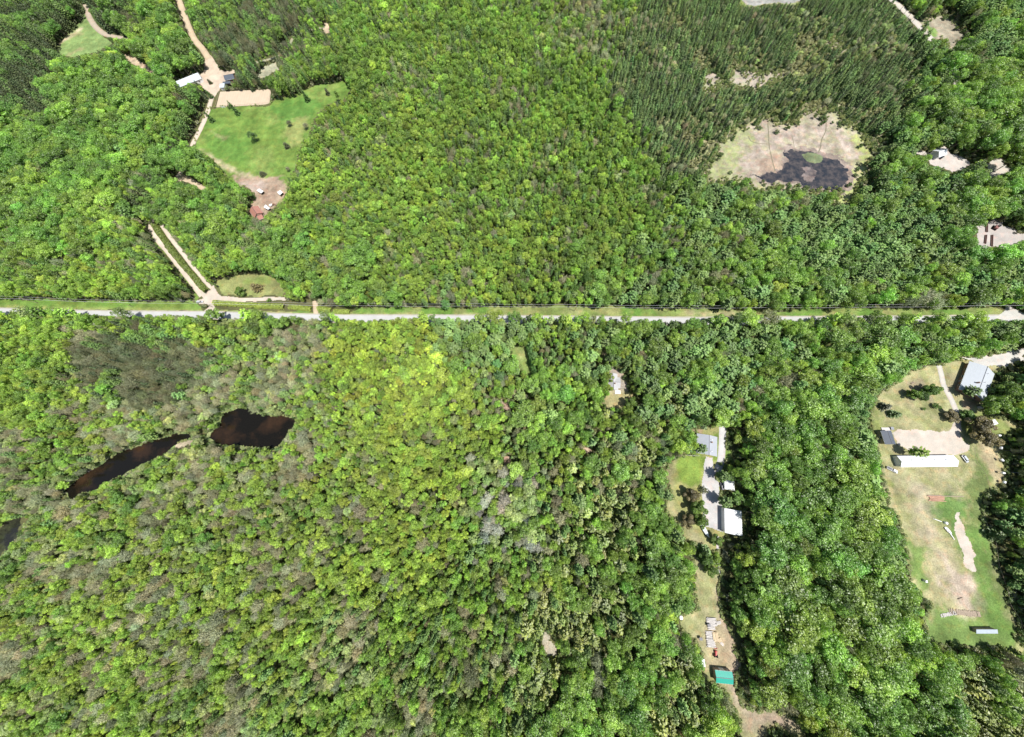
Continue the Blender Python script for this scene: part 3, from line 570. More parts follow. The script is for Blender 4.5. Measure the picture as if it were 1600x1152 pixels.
def gable(name, label, cat, a, b, width, eave, ridge, roofm, wallm, over=.4, features=(), chimney=None, group=None, bargeboard=True, vents=0):
    """gabled building from the two ends of its ridge in the photograph"""
    pa, pb = P(*a, ridge), P(*b, ridge); c = (pa + pb) / 2; d = pb - pa; L = math.hypot(d[0], d[1]); rz = math.atan2(d[1], d[0])
    t = thing(name, label, cat, (c[0], c[1], 0), rz, group); l = L / 2 - over; w_ = width / 2
    dn_ = np.array([-d[1], d[0]]) / L; hu = []
    for zz in (eave,):
        for e_, s_ in ((pa, 1), (pb, 1), (pb, -1), (pa, -1)):
            g_ = e_[:2] + dn_ * s_ * w_; u_, v_ = proj(g_[0], g_[1], zz); hu.append((float(u_), float(v_)))
    mark(hu)
    mb = MB(); mb.box(-l, -w_, 0, l, w_, eave)
    er = eave + (ridge - eave) * .97
    for s in (-1, 1): mb.add([(s * l, -w_, eave), (s * l, w_, eave), (s * l, 0, er - .05)], [(0, 1, 2) if s > 0 else (2, 1, 0)])
    mb.build('wall', wallm, t)
    sl_ = (ridge - eave) / w_; ye = w_ + over; ze = eave - sl_ * over; th = .12
    rb = MB(); Lr = L / 2
    for s in (-1, 1):
        vs = [(-Lr, 0, ridge), (Lr, 0, ridge), (Lr, s * ye, ze), (-Lr, s * ye, ze), (-Lr, 0, ridge + th), (Lr, 0, ridge + th), (Lr, s * ye, ze + th), (-Lr, s * ye, ze + th)]
        rb.add(vs, [(4, 5, 6, 7), (3, 2, 1, 0), (2, 3, 7, 6), (0, 4, 7, 3), (1, 2, 6, 5)])
    roof = rb.build('roof', roofm, t)
    mb = MB(); mb.box(-Lr, -.14, ridge + th - .02, Lr, .14, ridge + th + .05); mb.build('ridge_cap', TRIM if roofm in (WHT, BLUR) else DKM, roof)
    if bargeboard:
        for s in (-1, 1):
            mb = MB(); mb.box(-Lr, s * ye - .06, ze - .08, Lr, s * ye + .06, ze + .06); mb.build('gutter', TRIM, roof)
    for k in range(vents):
        mb = MB(); x = -Lr * .6 + k * Lr * 1.2 / max(1, vents - 1) if vents > 1 else Lr * .3
        mb.lathe([(.16, ridge - .5), (.16, ridge + .35), (.28, ridge + .38), (.24, ridge + .55), (.02, ridge + .6)], 10, (x, w_ * .25)); mb.build('roof_vent', CHR, roof)
    if chimney:
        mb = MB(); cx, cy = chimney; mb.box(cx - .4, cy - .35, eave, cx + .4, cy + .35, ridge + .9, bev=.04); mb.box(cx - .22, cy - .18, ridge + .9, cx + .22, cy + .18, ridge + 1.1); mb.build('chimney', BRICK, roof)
    for f in features:
        kind_, side, pos, z0, wd, ht = f       # side: 'n','s' long walls, 'e','w' gable ends
        if side in 'ns':
            y = w_ if side == 'n' else -w_; sg = 1 if side == 'n' else -1
            bx = lambda e, o1, o2, zz0, zz1: (pos - wd / 2 - e, min(y + sg * o1, y + sg * o2), zz0, pos + wd / 2 + e, max(y + sg * o1, y + sg * o2), zz1)
        else:
            x = l if side == 'e' else -l; sg = 1 if side == 'e' else -1
            bx = lambda e, o1, o2, zz0, zz1: (min(x + sg * o1, x + sg * o2), pos - wd / 2 - e, zz0, max(x + sg * o1, x + sg * o2), pos + wd / 2 + e, zz1)
        if kind_ == 'window':
            mb = MB(); mb.box(*bx(0, .004, .05, z0, z0 + ht)); o = mb.build('window', GLASS, t)
            mb = MB(); mb.box(*bx(.1, .003, .10, z0 - .12, z0)); mb.build('sill', TRIM, o)
        else:
            mb = MB(); mb.box(*bx(0, .004, .06, z0, z0 + ht)); o = mb.build('door' if kind_ == 'door' else 'garage_door', DOORM if kind_ == 'door' else TRIM, t)
            mb = MB(); mb.box(*bx(-wd * .44, .06, .12, z0 + 1.0, z0 + 1.1)); mb.build('handle', CHR, o)
    return t
def monopitch(name, label, cat, corners, h0, h1, roofm, wallm, group=None, posts=False, over=.25):
    """flat or gently sloping roof from its four roof corners in the photograph (h0 front edge, h1 back edge)"""
    mark(corners)
    q = [P(*corners[0], h1), P(*corners[1], h1), P(*corners[2], h0), P(*corners[3], h0)]; c = sum(q) / 4
    t = thing(name, label, cat, (c[0], c[1], 0), 0, group); q = [p - np.array([c[0], c[1], 0]) for p in q]
    rb = MB(); up = [p + np.array([0, 0, .14]) for p in q]; rb.add(q + up, [(0, 1, 2, 3), (7, 6, 5, 4), (0, 4, 5, 1), (1, 5, 6, 2), (2, 6, 7, 3), (3, 7, 4, 0)]); rf = rb.build('roof', roofm, t)
    rf.data.update(); bm_fix(rf)
    k = 1 - over / 2.5; wv_ = [(p[0] * k, p[1] * k, 0) for p in q] + [(p[0] * k, p[1] * k, p[2] - .01) for p in q]
    if posts:
        for i in range(4):
            mb = MB(); x, y, z = wv_[4 + i]; mb.box(x - .08, y - .08, 0, x + .08, y + .08, z); mb.build('post', WOOD, t)
        mb = MB(); mb.add(wv_, [(0, 1, 5, 4), (1, 2, 6, 5), (3, 0, 4, 7)]); mb.build('wall', wallm, t)
    else:
        mb = MB(); mb.add(wv_, [(0, 1, 5, 4), (1, 2, 6, 5), (2, 3, 7, 6), (3, 0, 4, 7)]); o = mb.build('wall', wallm, t); bm_fix(o)
        mb = MB(); a, b = np.array(wv_[3]), np.array(wv_[2]); d = (b - a); L = np.linalg.norm(d); d = d / L; nn = np.array([d[1], -d[0], 0]); nn = nn if nn @ ((a + b) / 2) > 0 else -nn
        m_ = (a + b) / 2 + nn * .05; e = d * min(.9, L * .3)
        mb.add([m_ - e, m_ + e, m_ + e + [0, 0, min(2, h0 * .85)], m_ - e + [0, 0, min(2, h0 * .85)]], [(0, 1, 2, 3)]); mb.build('door', DOORM, t)
    return t
def bm_fix(o):
    import bmesh
    bm = bmesh.new(); bm.from_mesh(o.data); bmesh.ops.recalc_face_normals(bm, faces=bm.faces); bm.to_mesh(o.data); bm.free()
def pxdir(a, b):
    pa, pb = P(*a), P(*b); return math.atan2(pb[1] - pa[1], pb[0] - pa[0])

# --- farm at the upper left
gable('farmhouse', 'farmhouse with a long pale blue metal roof left of the farm yard', 'house', (274, 128), (309, 114), 9, 3.2, 5.4, BLUR, WSIDE, features=(('window', 's', -6, 1, 1.4, 1.2), ('window', 's', 0, 1, 1.4, 1.2), ('door', 's', 4, 0.1, 1, 2.1), ('window', 's', 8, 1, 1.4, 1.2), ('window', 'e', 0, 1, 1.4, 1.2)), vents=2)
gable('farm_annex', 'whitish-roofed annex below the long pale blue farmhouse roof', 'building', (279, 130), (292, 124.5), 7, 2.6, 4.2, WHT, WSIDE, features=(('window', 's', 0, 1, 1.2, 1.0), ('door', 'e', 0, .1, 1, 2)))
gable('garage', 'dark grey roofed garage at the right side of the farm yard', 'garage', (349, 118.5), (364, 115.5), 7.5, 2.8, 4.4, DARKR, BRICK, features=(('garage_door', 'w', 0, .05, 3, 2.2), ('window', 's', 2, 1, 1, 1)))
monopitch('carport', 'slim dark flat-roofed carport just below the garage in the farm yard', 'carport', [(348, 128), (360, 127), (360, 130.5), (348, 131.5)], 2.5, 2.7, DARKR, WOOD, posts=True)
monopitch('shed', 'pale blue-white shed beside the upper left corner of the sand arena', 'shed', [(343.5, 131.5), (351, 130), (350.5, 137), (343, 137.5)], 2.5, 2.8, BLUR, WSIDE)
mb = MB(); c = P(350, 169)
for s in (-1.6, 1.6): mb.box(s - .15, -.15, 0, s + .15, .15, 1.9)
for z in (.4, .9, 1.4): mb.box(-1.5, -.06, z, 1.5, .06, z + .18)
o = mb.build('gate', TRIM); o.location = tuple(c); tag(o, 'white gate at the lower left edge of the sand riding arena', 'gate')
# arena fence
def fence(pts, label, h=1.3, mat=None, step=4.0, rails=(.5, 1.0), cat='fence', name='fence'):
    mat = mat or WOOD; q = [P(*p) for p in pts]; t = thing(name, label, cat, tuple(q[0])); o0 = q[0]
    rb = MB()
    for a, b in zip(q[:-1], q[1:]):
        d = b - a; L = np.linalg.norm(d); n = max(1, int(L / step)); ang = math.atan2(d[1], d[0])
        for k in range(n + 1):
            p = a + d * k / n - o0
            if k or a is q[0]:
                if PCOUNT[0] < 400:
                    pb_ = MB(); pb_.tube([(0, 0, 0), (0, 0, h)], [.07, .06], 6); o = pb_.build('post', mat, t); o.location = tuple(map(float, p)); PCOUNT[0] += 1
        Mx = Matrix.Translation(Vector(a - o0)) @ Matrix.Rotation(ang, 4, 'Z')
        for z in rails: rb.box(0, -.03, z, L, .03, z + .10, M=Mx)
    rb.build('rail', mat, t); return t
PCOUNT = [0]
fence([(344, 143), (420, 139), (423.5, 143), (421, 162), (337, 168), (344, 143)], 'low wooden rail fence around the sand riding arena', 1.0, step=6, rails=(.85,))
# paddock shelters
def shelter(c4, label): return monopitch('horse_shelter', label, 'shelter', c4, 2.3, 2.9, WHT, WOOD, posts=True)
shelter([(401, 298), (405, 295), (412, 299), (408, 302.5)], 'white-roofed horse shelter at the upper left of the bare paddock')
shelter([(433, 300.5), (438, 297.5), (442, 301), (437.5, 305)], 'white-roofed horse shelter on the right side of the bare paddock')
shelter([(412, 324), (415, 320), (422, 325.5), (419, 328)], 'white-roofed horse shelter low in the paddock beside the red barn')
gable('red_barn', 'barn with a rusty red roof at the lower left of the horse paddock', 'barn', (393, 323), (401, 334), 8, 2.6, 4.6, REDR, WOOD, features=(('door', 'n', 0, .05, 2.2, 2.2),))
gable('red_barn_wing', 'small pinkish red roofed wing at the lower end of the red barn', 'barn', (401, 338), (409, 335), 5, 2.2, 3.6, REDR, WOOD)
mb = MB(); c = P(424.5, 322); mb.box(-1.3, -.7, .5, 1.3, .7, 1.4, bev=.15); o0 = thing('horse_trailer', 'small pale horse trailer beside the lowest white shelter', 'trailer', tuple(c), .6)
mb.build('body', WP, o0)
for s in (-1, 1):
    w2 = MB(); w2.tube([(0, s * .75, .35), (0, s * .9, .35)], [.35, .35], 12); w2.build('wheel', RUB, o0)
for i, (x, y, lab) in enumerate(((428, 321.5, 'brown horse standing upper right of the small trailer'), (432, 322, 'brown horse standing furthest right by the paddock trees'))):
    c = P(x, y); mb = MB()
    mb.tube([(-.85, 0, 1.15), (-.7, 0, 1.2), (-.3, 0, 1.15), (.3, 0, 1.15), (.7, 0, 1.25), (1.0, 0, 1.55), (1.25, 0, 1.85), (1.45, 0, 1.8), (1.75, 0, 1.6)], [.12, .3, .33, .33, .32, .22, .15, .14, .09], 10)
    for lx in (-.65, .6):
        for s in (-1, 1):
            mb.tube([(lx, s * .2, 1.05), (lx + (.08 if lx < 0 else 0), s * .2, .6), (lx - (.05 if lx < 0 else 0), s * .2, .1), (lx, s * .2, 0)], [.14, .07, .05, .07], 7)
    mb.tube([(-.9, 0, 1.25), (-1.05, 0, .9), (-1.05, 0, .6)], [.06, .08, .02], 6)
    for s in (-1, 1): mb.tube([(1.27, s * .08, 1.9), (1.28, s * .1, 2.06)], [.05, .01], 5)
    o = mb.build('horse', simple('brown_coat', (.13, .07, .04), .7, .2)); o.location = tuple(c); o.rotation_euler = (0, 0, i * 2 + .4); tag(o, lab, 'horse')

# --- vehicles
def car(px, py, ang, paint, label, L=4.5, pickup=False, name='parked_car', z=.03, van=False):
    c = P(px, py); t = thing(name, label, 'car', (c[0], c[1], z), ang); l = L / 2; w_ = .9
    prof = [(-l, .45), (-l, .85), (-l + .15, .95), (l - 1.1, .95), (l - .15, .78), (l, .6), (l, .35), (-l, .35)]
    mb = MB(); n = len(prof); vs = [(x, -w_, zz) for x, zz in prof] + [(x, w_, zz) for x, zz in prof]
    mb.add(vs, [list(range(n))[::-1], list(range(n, 2 * n))] + [(i, (i + 1) % n, n + (i + 1) % n, n + i) for i in range(n)]); o = mb.build('body', paint, t); bm_fix(o)
    bv = o.modifiers.new('bevel', 'BEVEL'); bv.width = .08; bv.segments = 2
    x0, x1 = (-l + .2, l - 1.5) if not pickup else (-.3, l - 1.4)
    top = 1.5 if not van else 2.1
    cb = [(x0, -.8, .95), (x1 + .5, -.8, .95), (x1 + .5, .8, .95), (x0, .8, .95), (x0 + .35, -.62, top - .05), (x1 - .15, -.62, top - .05), (x1 - .15, .62, top - .05), (x0 + .35, .62, top - .05)]
    mb = MB(); mb.add(cb, [(0, 1, 5, 4), (1, 2, 6, 5), (2, 3, 7, 6), (3, 0, 4, 7)]); mb.build('window', GLASS, t)
    mb = MB(); mb.box(x0 + .3, -.64, top - .06, x1 - .1, .64, top, bev=.03); mb.build('roof', paint, t)
    if pickup:
        mb = MB(); mb.box(-l + .12, -.75, .955, -.45, .75, .965); mb.build('truck_bed', DKM, t)
    for sx in (-l + .8, l - .85):
        for s in (-1, 1):
            mb = MB(); mb.tube([(sx, s * .72, .33), (sx, s * .92, .33)], [.33, .33], 14); wl = mb.build('wheel', RUB, t)
            mb = MB(); mb.tube([(sx, s * .925, .33), (sx, s * .94, .33)], [.2, .2], 12); mb.build('rim', CHR, wl)
    for s in (-1, 1):
        mb = MB(); mb.box(l - .02, s * .62 - .18, .55, l + .03, s * .62 + .18, .7); mb.build('headlight', TRIM, t)
        mb = MB(); mb.box(-l - .03, s * .7 - .12, .6, -l + .02, s * .7 + .12, .8); mb.build('tail_light', REDL, t)
        mb = MB(); mb.box(x1 + .1, s * .95 - .1, .95, x1 + .3, s * .95 + .1, 1.1); mb.build('mirror', paint, t)
    return t
car(313.5, 472.5, 0.05, SIL, 'silver car with dark windows parked on the gravel left of the lane entrance', 5.0)
car(1127, 760, math.pi / 2, DKP, 'black car parked between the apron and the small white shed')
car(1392, 734, pxdir((1384, 729), (1402, 738)), WP, 'white pickup on the grass left of the long white barn', 6.4, pickup=True, name='pickup_truck')
car(1505.5, 717, pxdir((1502, 711), (1510, 722)), SIL, 'silver car parked at the right end of the long white barn', 4.8)

# --- cottage in the middle woods
t = gable('cottage', 'grey-roofed cottage on the small clearing below the road', 'house', (957.5, 583), (959, 609), 6.5, 2.8, 4.6, LSH, SIDE, features=(('window', 'w', 0, 1, 1.2, 1), ('window', 's', 2, 1, 1.2, 1), ('window', 's', -2, 1, 1.2, 1), ('door', 'e', 1, .1, 1, 2)), chimney=(1.5, 1))
gable('cottage_wing', 'hip-like grey roofed wing sticking out right of the cottage', 'house', (960, 597), (970, 597.5), 6.5, 2.8, 4.2, LSH, SIDE, features=(('window', 'e', 0, 1, 1.2, 1),))
mb = MB(); c = P(965, 613); mb.box(-2, -1.3, .0, 2, 1.3, .35)
for k in range(9): mb.box(-2, -1.3 + k * .29, .35, 2, -1.3 + k * .29 + .24, .39)
o = mb.build('deck', simple('pale_deck', (.72, .66, .58), .8, .2)); o.location = tuple(c); tag(o, 'pale square deck at the lower end of the cottage', 'deck')

# --- bungalow property
gable('bungalow', 'bungalow with a grey roof, light right slope, above the parking apron', 'house', (1108.5, 680), (1108, 711), 12, 2.9, 5.2, GRYR, SIDE, over=.5, features=(('door', 's', -2, .1, 1, 2.1), ('window', 's', -4.5, 1, 1.6, 1.1), ('window', 's', 2, 1, 1.6, 1.1), ('window', 'e', -3, 1, 1.6, 1.1), ('window', 'e', 3, 1, 1.6, 1.1), ('window', 'n', 0, 1, 1.6, 1.1), ('window', 'n', 4, 1, 1.6, 1.1)), chimney=(-2, 1.4), vents=2)
fence([(1072, 711), (1080, 712), (1092, 712.5)], 'pale garden fence along the lower edge of the bungalow', 1.1, TRIM, 2.0)
gable('workshop', 'large workshop with a bright white roof at the right of the parking apron', 'workshop', (1147.5, 797), (1148.5, 836), 9.6, 4.0, 5.2, WHT, WSIDE, over=.3, features=(('garage_door', 's', -3, .05, 3.4, 3), ('garage_door', 's', 3, .05, 3.4, 3), ('door', 's', 6.5, .05, 1, 2.1), ('window', 'e', 0, 1.4, 1.6, 1), ('window', 'w', 0, 1.4, 1.6, 1)), vents=2)
gable('small_shed', 'small white-roofed shed half under the pines above the workshop', 'shed', (1141, 751.5), (1141.5, 766), 5.6, 2.6, 3.4, WHT, WSIDE, over=.2, features=(('garage_door', 's', 0, .05, 2.6, 2.1),))
# boat under cover on a trailer
def trailer_box(name, label, a, b, width, z0, h, mat, cat='trailer', windows=True, bev=.25):
    pa, pb = P(*a, z0 + h), P(*b, z0 + h); c = (pa + pb) / 2; d = pb - pa; L = math.hypot(d[0], d[1]); t = thing(name, label, cat, (c[0], c[1], 0), math.atan2(d[1], d[0]))
    mb = MB(); mb.box(-L / 2, -width / 2, z0, L / 2, width / 2, z0 + h, bev=bev); mb.build('body', mat, t)
    if windows:
        for s in (-1, 1):
            mb = MB(); mb.box(-L * .2, s * width / 2 - .02, z0 + h * .5, L * .1, s * width / 2 + .02, z0 + h * .8); mb.build('window', GLASS, t)
    for s in (-1, 1):
        mb = MB(); mb.tube([(-.3, s * width * .42, .36), (-.3, s * width * .52, .36)], [.36, .36], 12); mb.build('wheel', RUB, t)
    mb = MB(); mb.box(L / 2, -.08, .5, L / 2 + 1.2, .08, .65); mb.build('tow_bar', DKM, t)
    mb = MB(); mb.box(-L * .25, -.35, z0 + h, -L * .25 + .6, .35, z0 + h + .14, bev=.04); mb.build('roof_hatch', TRIM, t)
    return t
c = P(1099, 827); boat_t = thing('covered_boat', 'long pale covered boat on a trailer at the lower left of the apron', 'boat', tuple(c), pxdir((1094, 818), (1104, 836)))
mb = MB(); pr = []
for k, (x, hw, z) in enumerate(((-4.2, .8, .9), (-3.5, 1.05, .75), (0, 1.15, .7), (2.4, .9, .75), (3.8, .4, .95), (4.5, .05, 1.2))):
    pr.append([(x, -hw, z + .6), (x, -hw * .7, z), (x, 0, z - .2), (x, hw * .7, z), (x, hw, z + .6), (x, 0, z + 1.0)])
vs = [p for r_ in pr for p in r_]; fs = []
for k in range(5):
    for i in range(6): j = (i + 1) % 6; fs.append((k * 6 + i, k * 6 + j, (k + 1) * 6 + j, (k + 1) * 6 + i))
fs += [(5, 4, 3, 2, 1, 0), tuple(range(30, 36))]; mb.add(vs, fs); o = mb.build('hull', simple('pale_tarp', (.55, .60, .60), .6, .3), boat_t); bm_fix(o)
mb = MB(); mb.box(-3.8, -.9, .4, 3.4, -.8, .52); mb.box(-3.8, .8, .4, 3.4, .9, .52); mb.box(3.4, -.06, .4, 5.4, .06, .52); mb.build('trailer_frame', DKM, boat_t)
for s in (-1, 1):
    mb = MB(); mb.tube([(-1, s * .95, .33), (-1, s * 1.15, .33)], [.33, .33], 12); mb.build('wheel', RUB, boat_t)

# --- lumber yard and green shed
gable('green_shed', 'shed with a bright green metal roof beside the dirt track at the bottom', 'shed', (1119, 1058.3), (1146, 1061.2), 5.2, 2.9, 3.5, GRNR, WOOD, over=.25, features=(('garage_door', 'n', 0, .05, 2.6, 2.2), ('door', 'n', 3.2, .05, .9, 2)))
trailer_box('box_trailer', 'white box trailer at the trees above the green shed', (1098, 1030), (1099.5, 1043), 2.3, .5, 2.1, WP)
def board_pile(px, py, ang, n, L, wd, layers, mat, label, name='lumber_pile', cat='lumber'):
    rr = random.Random(int(px * 7 + py)); c = P(px, py); mb = MB()
    for ly in range(layers):
        for k in range(n):
            x = -wd / 2 + k * wd / n; L2 = L * rr.uniform(.7, 1.1); dx = rr.uniform(-.3, .3) * L * .2
            if rr.random() < .12: continue
            mb.box(-L2 / 2, 0, .1 + ly * .16, L2 / 2, wd / n * .75, .1 + ly * .16 + .12, M=Matrix.Translation((dx, x, 0)) @ Matrix.Rotation(rr.uniform(-.06, .06), 4, 'Z'))
    for x in (-L * .3, L * .3): mb.box(x - .08, -wd / 2, 0, x + .08, wd / 2, .095)
    o = mb.build(name, mat); o.location = tuple(c); o.rotation_euler = (0, 0, ang); tag(o, label, cat); return o
board_pile(1111, 971, 0, 9, 5.2, 4.2, 4, GWOOD, 'grey board pile at the upper left of the lumber yard')
board_pile(1111, 979.5, 0, 6, 4.4, 2.6, 3, GWOOD, 'grey crossed board pile just below the topmost one')
board_pile(1108.5, 991, 0, 7, 4.4, 3.6, 3, GWOOD, 'whitish board pile in the middle left of the lumber yard')
board_pile(1116.5, 994, math.pi / 2, 8, 4.2, 3.0, 5, LUM, 'yellowish fresh lumber stack in the middle of the yard')
board_pile(1110, 1004, 0, 9, 4.6, 4.0, 4, GWOOD, 'pale grey board pile above the red tractor')
board_pile(1124, 1000, .5, 5, 2.4, 1.8, 2, LUM, 'small scattered board pile at the right of the lumber yard')
board_pile(1128, 1006, -.7, 4, 2.0, 1.4, 1, GWOOD, 'smallest loose board pile nearest the dirt track')
board_pile(1122, 973, .2, 5, 3.0, 1.8, 2, GWOOD, 'short board pile right of the topmost grey pile')
for (x, y, lab) in ((1105.5, 975, 'dark steel sawmill frame at the left edge of the top board piles'), (1093, 996, 'small dark metal frame standing alone on the grass left of the lumber')):
    c = P(x, y); mb = MB()
    for sx in (-.8, .8):
        for sy in (-.6, .6): mb.box(sx - .06, sy - .06, 0, sx + .06, sy + .06, 1.4)
    mb.box(-.9, -.7, 1.4, .9, .7, 1.5); mb.box(-.9, -.06, .7, .9, .06, .8); o = mb.build('metal_frame', DKM); o.location = tuple(c); tag(o, lab, 'frame')
t = thing('tractor', 'red tractor at the lower end of the lumber yard', 'tractor', tuple(P(1117, 1021)), math.pi / 2 - .2)
mb = MB(); mb.box(-.3, -.35, .7, 1.7, .35, 1.25, bev=.12); mb.box(-1.3, -.4, .6, -.3, .4, .95, bev=.08); mb.build('body', REDP, t)
mb = MB(); mb.box(-.95, -.3, .95, -.5, .3, 1.1, bev=.05); mb.box(-1.0, -.3, 1.1, -.9, .3, 1.5, bev=.03); mb.build('seat', RUB, t)
for s in (-1, 1):
    mb = MB(); mb.tube([(-.8, s * .5, .75), (-.8, s * .9, .75)], [.75, .75], 16); w2 = mb.build('wheel', RUB, t); mb = MB(); mb.tube([(-.8, s * .91, .75), (-.8, s * .93, .75)], [.4, .4], 12); mb.build('rim', REDP, w2)
    mb = MB(); mb.tube([(1.3, s * .45, .42), (1.3, s * .7, .42)], [.42, .42], 14); mb.build('wheel', RUB, t)
mb = MB(); mb.tube([(1.0, .2, 1.2), (1.0, .2, 1.9)], [.05, .05], 8); mb.build('exhaust_pipe', DKM, t)
for s in (-1, 1):
    mb = MB(); mb.tube([(.6, s * .55, 1.0), (2.2, s * .55, 1.0), (2.7, s * .55, .3)], [.07, .07, .06], 6); mb.build('loader_arm', REDP, t)
mb = MB(); mb.box(2.6, -.9, .1, 3.1, .9, .16); mb.box(2.6, -.9, .16, 2.68, .9, .7); mb.box(2.68, -.9, .16, 3.1, -.84, .6); mb.box(2.68, .84, .16, 3.1, .9, .6); mb.build('bucket', REDP, t)
def tank(px, py, label, r=.9, h=1.4, mat=None, ang=0, name='water_tank', cat='tank'):
    c = P(px, py); mb = MB(); mb.lathe([(r, 0), (r, h * .85), (r * .85, h), (r * .2, h * 1.08), (.01, h * 1.1)], 16); t = thing(name, label, cat, tuple(c)); mb.build('body', mat or WP, t)
    mb = MB(); mb.lathe([(r * .22, h * 1.08), (r * .22, h * 1.18), (.01, h * 1.18)], 10); mb.build('lid', DKM, t)
tank(1062, 963, 'white tank on the left edge of the woodlot clearing above the green shed', 1.1, 1.8)

# --- long white barn property
gable('large_house', 'large house with a grey metal roof at the right edge', 'house', (1543, 573), (1526.5, 618), 14, 2.8, 5.0, ribbed('blue_grey_metal_roof', (.44, .47, .50), .6, 0, .4, .06, .93), BRICK, over=.8, features=(('window', 's', -6, 1, 1.8, 1.2), ('window', 's', 0, 1, 1.8, 1.2), ('door', 's', 4, .1, 1, 2.1), ('window', 's', 8, 1, 1.6, 1.2), ('window', 'e', -3, 1, 1.6, 1.2), ('window', 'e', 3, 1, 1.6, 1.2), ('garage_door', 'w', 0, .05, 4.5, 2.4)), vents=3, chimney=(3, -2))  # dark brick on these walls stands in for the shade they lie in
gable('long_barn', 'very long low barn with a bright white roof across the property', 'barn', (1408.5, 721.5), (1498, 720.5), 6.4, 2.6, 3.9, WHT, WSIDE, over=.2, features=[('window', 'n', -14 + k * 4, 1.2, 1.6, .8) for k in range(8)] + [('garage_door', 'w', 0, .05, 3, 2.3), ('door', 'e', 0, .05, 1.2, 2.1)], vents=4)
gable('dark_cabin', 'dark slate-roofed cabin at the left end of the gravel yard', 'cabin', (1386.5, 673), (1394, 694.5), 6.0, 2.8, 3.6, DARKR, WOOD, over=.3, features=(('window', 's', 0, 1, 1.2, 1), ('window', 'n', 2, 1, 1.2, 1), ('door', 'n', -2, .1, .9, 2)))
mb = MB(); c = P(1383, 671); mb.box(-2.6, -1.2, .25, 2.6, 1.2, .4)
for x in (-2.5, 0, 2.5): mb.box(x - .06, -1.2, .4, x + .06, -1.1, 1.3); mb.box(x - .06, 1.1, 0, x + .06, 1.2, .4)
mb.box(-2.6, -1.2, 1.3, 2.6, -1.1, 1.38); o = mb.build('deck', GWOOD); o.location = tuple(c); tag(o, 'grey wooden deck at the upper end of the dark cabin', 'deck')
mb = MB()
mb = MB(); c = P(1392, 669.5); mb.box(-.9, -.9, .0, .9, .9, .75, bev=.12); o0 = thing('hot_tub', 'dark square hot tub at the upper right corner of the dark cabin', 'hot tub', tuple(c)); mb.build('body', DKM, o0); mb = MB(); mb.box(-.95, -.95, .75, .95, .95, .85, bev=.05); mb.build('cover', simple('grey_vinyl', (.25, .26, .28), .7, .3), o0)
monopitch('field_shelter', 'long narrow blue-grey roofed shelter on the green at the bottom of the paddock', 'shelter', [(1525, 983.5), (1558, 983.5), (1559, 990), (1525, 990)], 1.7, 2.0, ribbed('dull_blue_roof', (.36, .42, .47), .6, 0, .5, .1, .85), WOOD, posts=True)
for i, (x, y, lab) in enumerate(((1553, 680.5, 'topmost of the five white yard drums in the row at the right woods edge'), (1556, 700, 'second from the top of the five white yard drums at the right'), (1557.5, 718.5, 'middle one of the five white yard drums at the right'), (1559, 738.5, 'fourth from the top of the five white yard drums at the right'), (1561, 753, 'lowest of the five white yard drums in the row at the right'))):
    c = P(x, y); t = thing('feed_drum', lab, 'drum', tuple(c), i, 'white drums on stands'); mb = MB(); mb.tube([(-.75, 0, 2.0), (-.7, 0, 2.0), (.7, 0, 2.0), (.75, 0, 2.0)], [.5, .62, .62, .5], 14); mb.build('drum', WP, t)
    for sx in (-.45, .45):
        for s in (-1, 1): mb = MB(); mb.tube([(sx, s * .55, 0), (sx, s * .35, 1.6)], [.05, .05], 6); mb.build('leg', DKM, t)
def canopy(px, py, label):
    c = P(px, py); t = thing('canopy', label, 'canopy', tuple(c), .3); mb = MB(); mb.add([(-1.6, -1.6, 2.1), (1.6, -1.6, 2.1), (1.6, 1.6, 2.1), (-1.6, 1.6, 2.1), (0, 0, 3.0)], [(0, 1, 4), (1, 2, 4), (2, 3, 4), (3, 0, 4)]); mb.build('roof', WP, t)
    for x in (-1.5, 1.5):
        for y in (-1.5, 1.5): mb = MB(); mb.tube([(x, y, 0), (x, y, 2.12)], [.05, .05], 6); mb.build('leg', CHR, t)
canopy(1546, 660, 'white pointed canopy tent on the lawn right of the maples')
tank(1529, 637, 'pale tank in the shade below the large grey house', 1.0, 1.6, CONCR)
# brick and timber piles, debris, small things in the paddock
board_pile(1463, 779, 0, 8, 9.5, 3.2, 2, simple('reddish_boards', (.44, .26, .18), .9, .2, 0, .25, 2), 'reddish-brown timber pile at the upper edge of the green mound')
board_pile(1507, 957.5, 1.5, 44, 3.0, 17, 1, WOOD, 'long row of brown timbers lying below the bare earth patch')
board_pile(1481, 960, 1.75, 20, 2.0, 9, 1, GWOOD, 'pale slanting planks at the left of the brown timbers')
for i, (a, b, lab) in enumerate((((1459, 811), (1470, 815), 'long white pipe lying beside the green mound, upper one'), ((1484, 834), (1490, 843), 'short white pipe lying lowest beside the stone strip'), ((1496, 936), (1503, 934), 'thin dark rail lying on the bare earth patch'), ((1449, 774), (1470, 774), 'thin dark beam along the upper edge of the timber pile'), ((1470, 775), (1505, 776), 'long thin dark pipe right of the timber pile'))):
    pa, pb = P(*a), P(*b); mb = MB(); mb.tube([tuple(pa + [0, 0, .25] - pa), tuple((pa + pb) / 2 + [0, 0, .3] - pa), tuple(pb + [0, 0, .25] - pa)], [.22, .22, .22], 8)
    mb.box(-.2, -.3, 0, .2, .3, .1); o = mb.build('pipe' if i != 3 else 'beam', WP if i < 2 else WOOD); o.location = tuple(pa); tag(o, lab, 'pipe' if i != 3 else 'beam')
t = thing('parked_boat', 'small white rowing boat lying beside the green mound', 'boat', tuple(P(1480, 829)), -1.0)
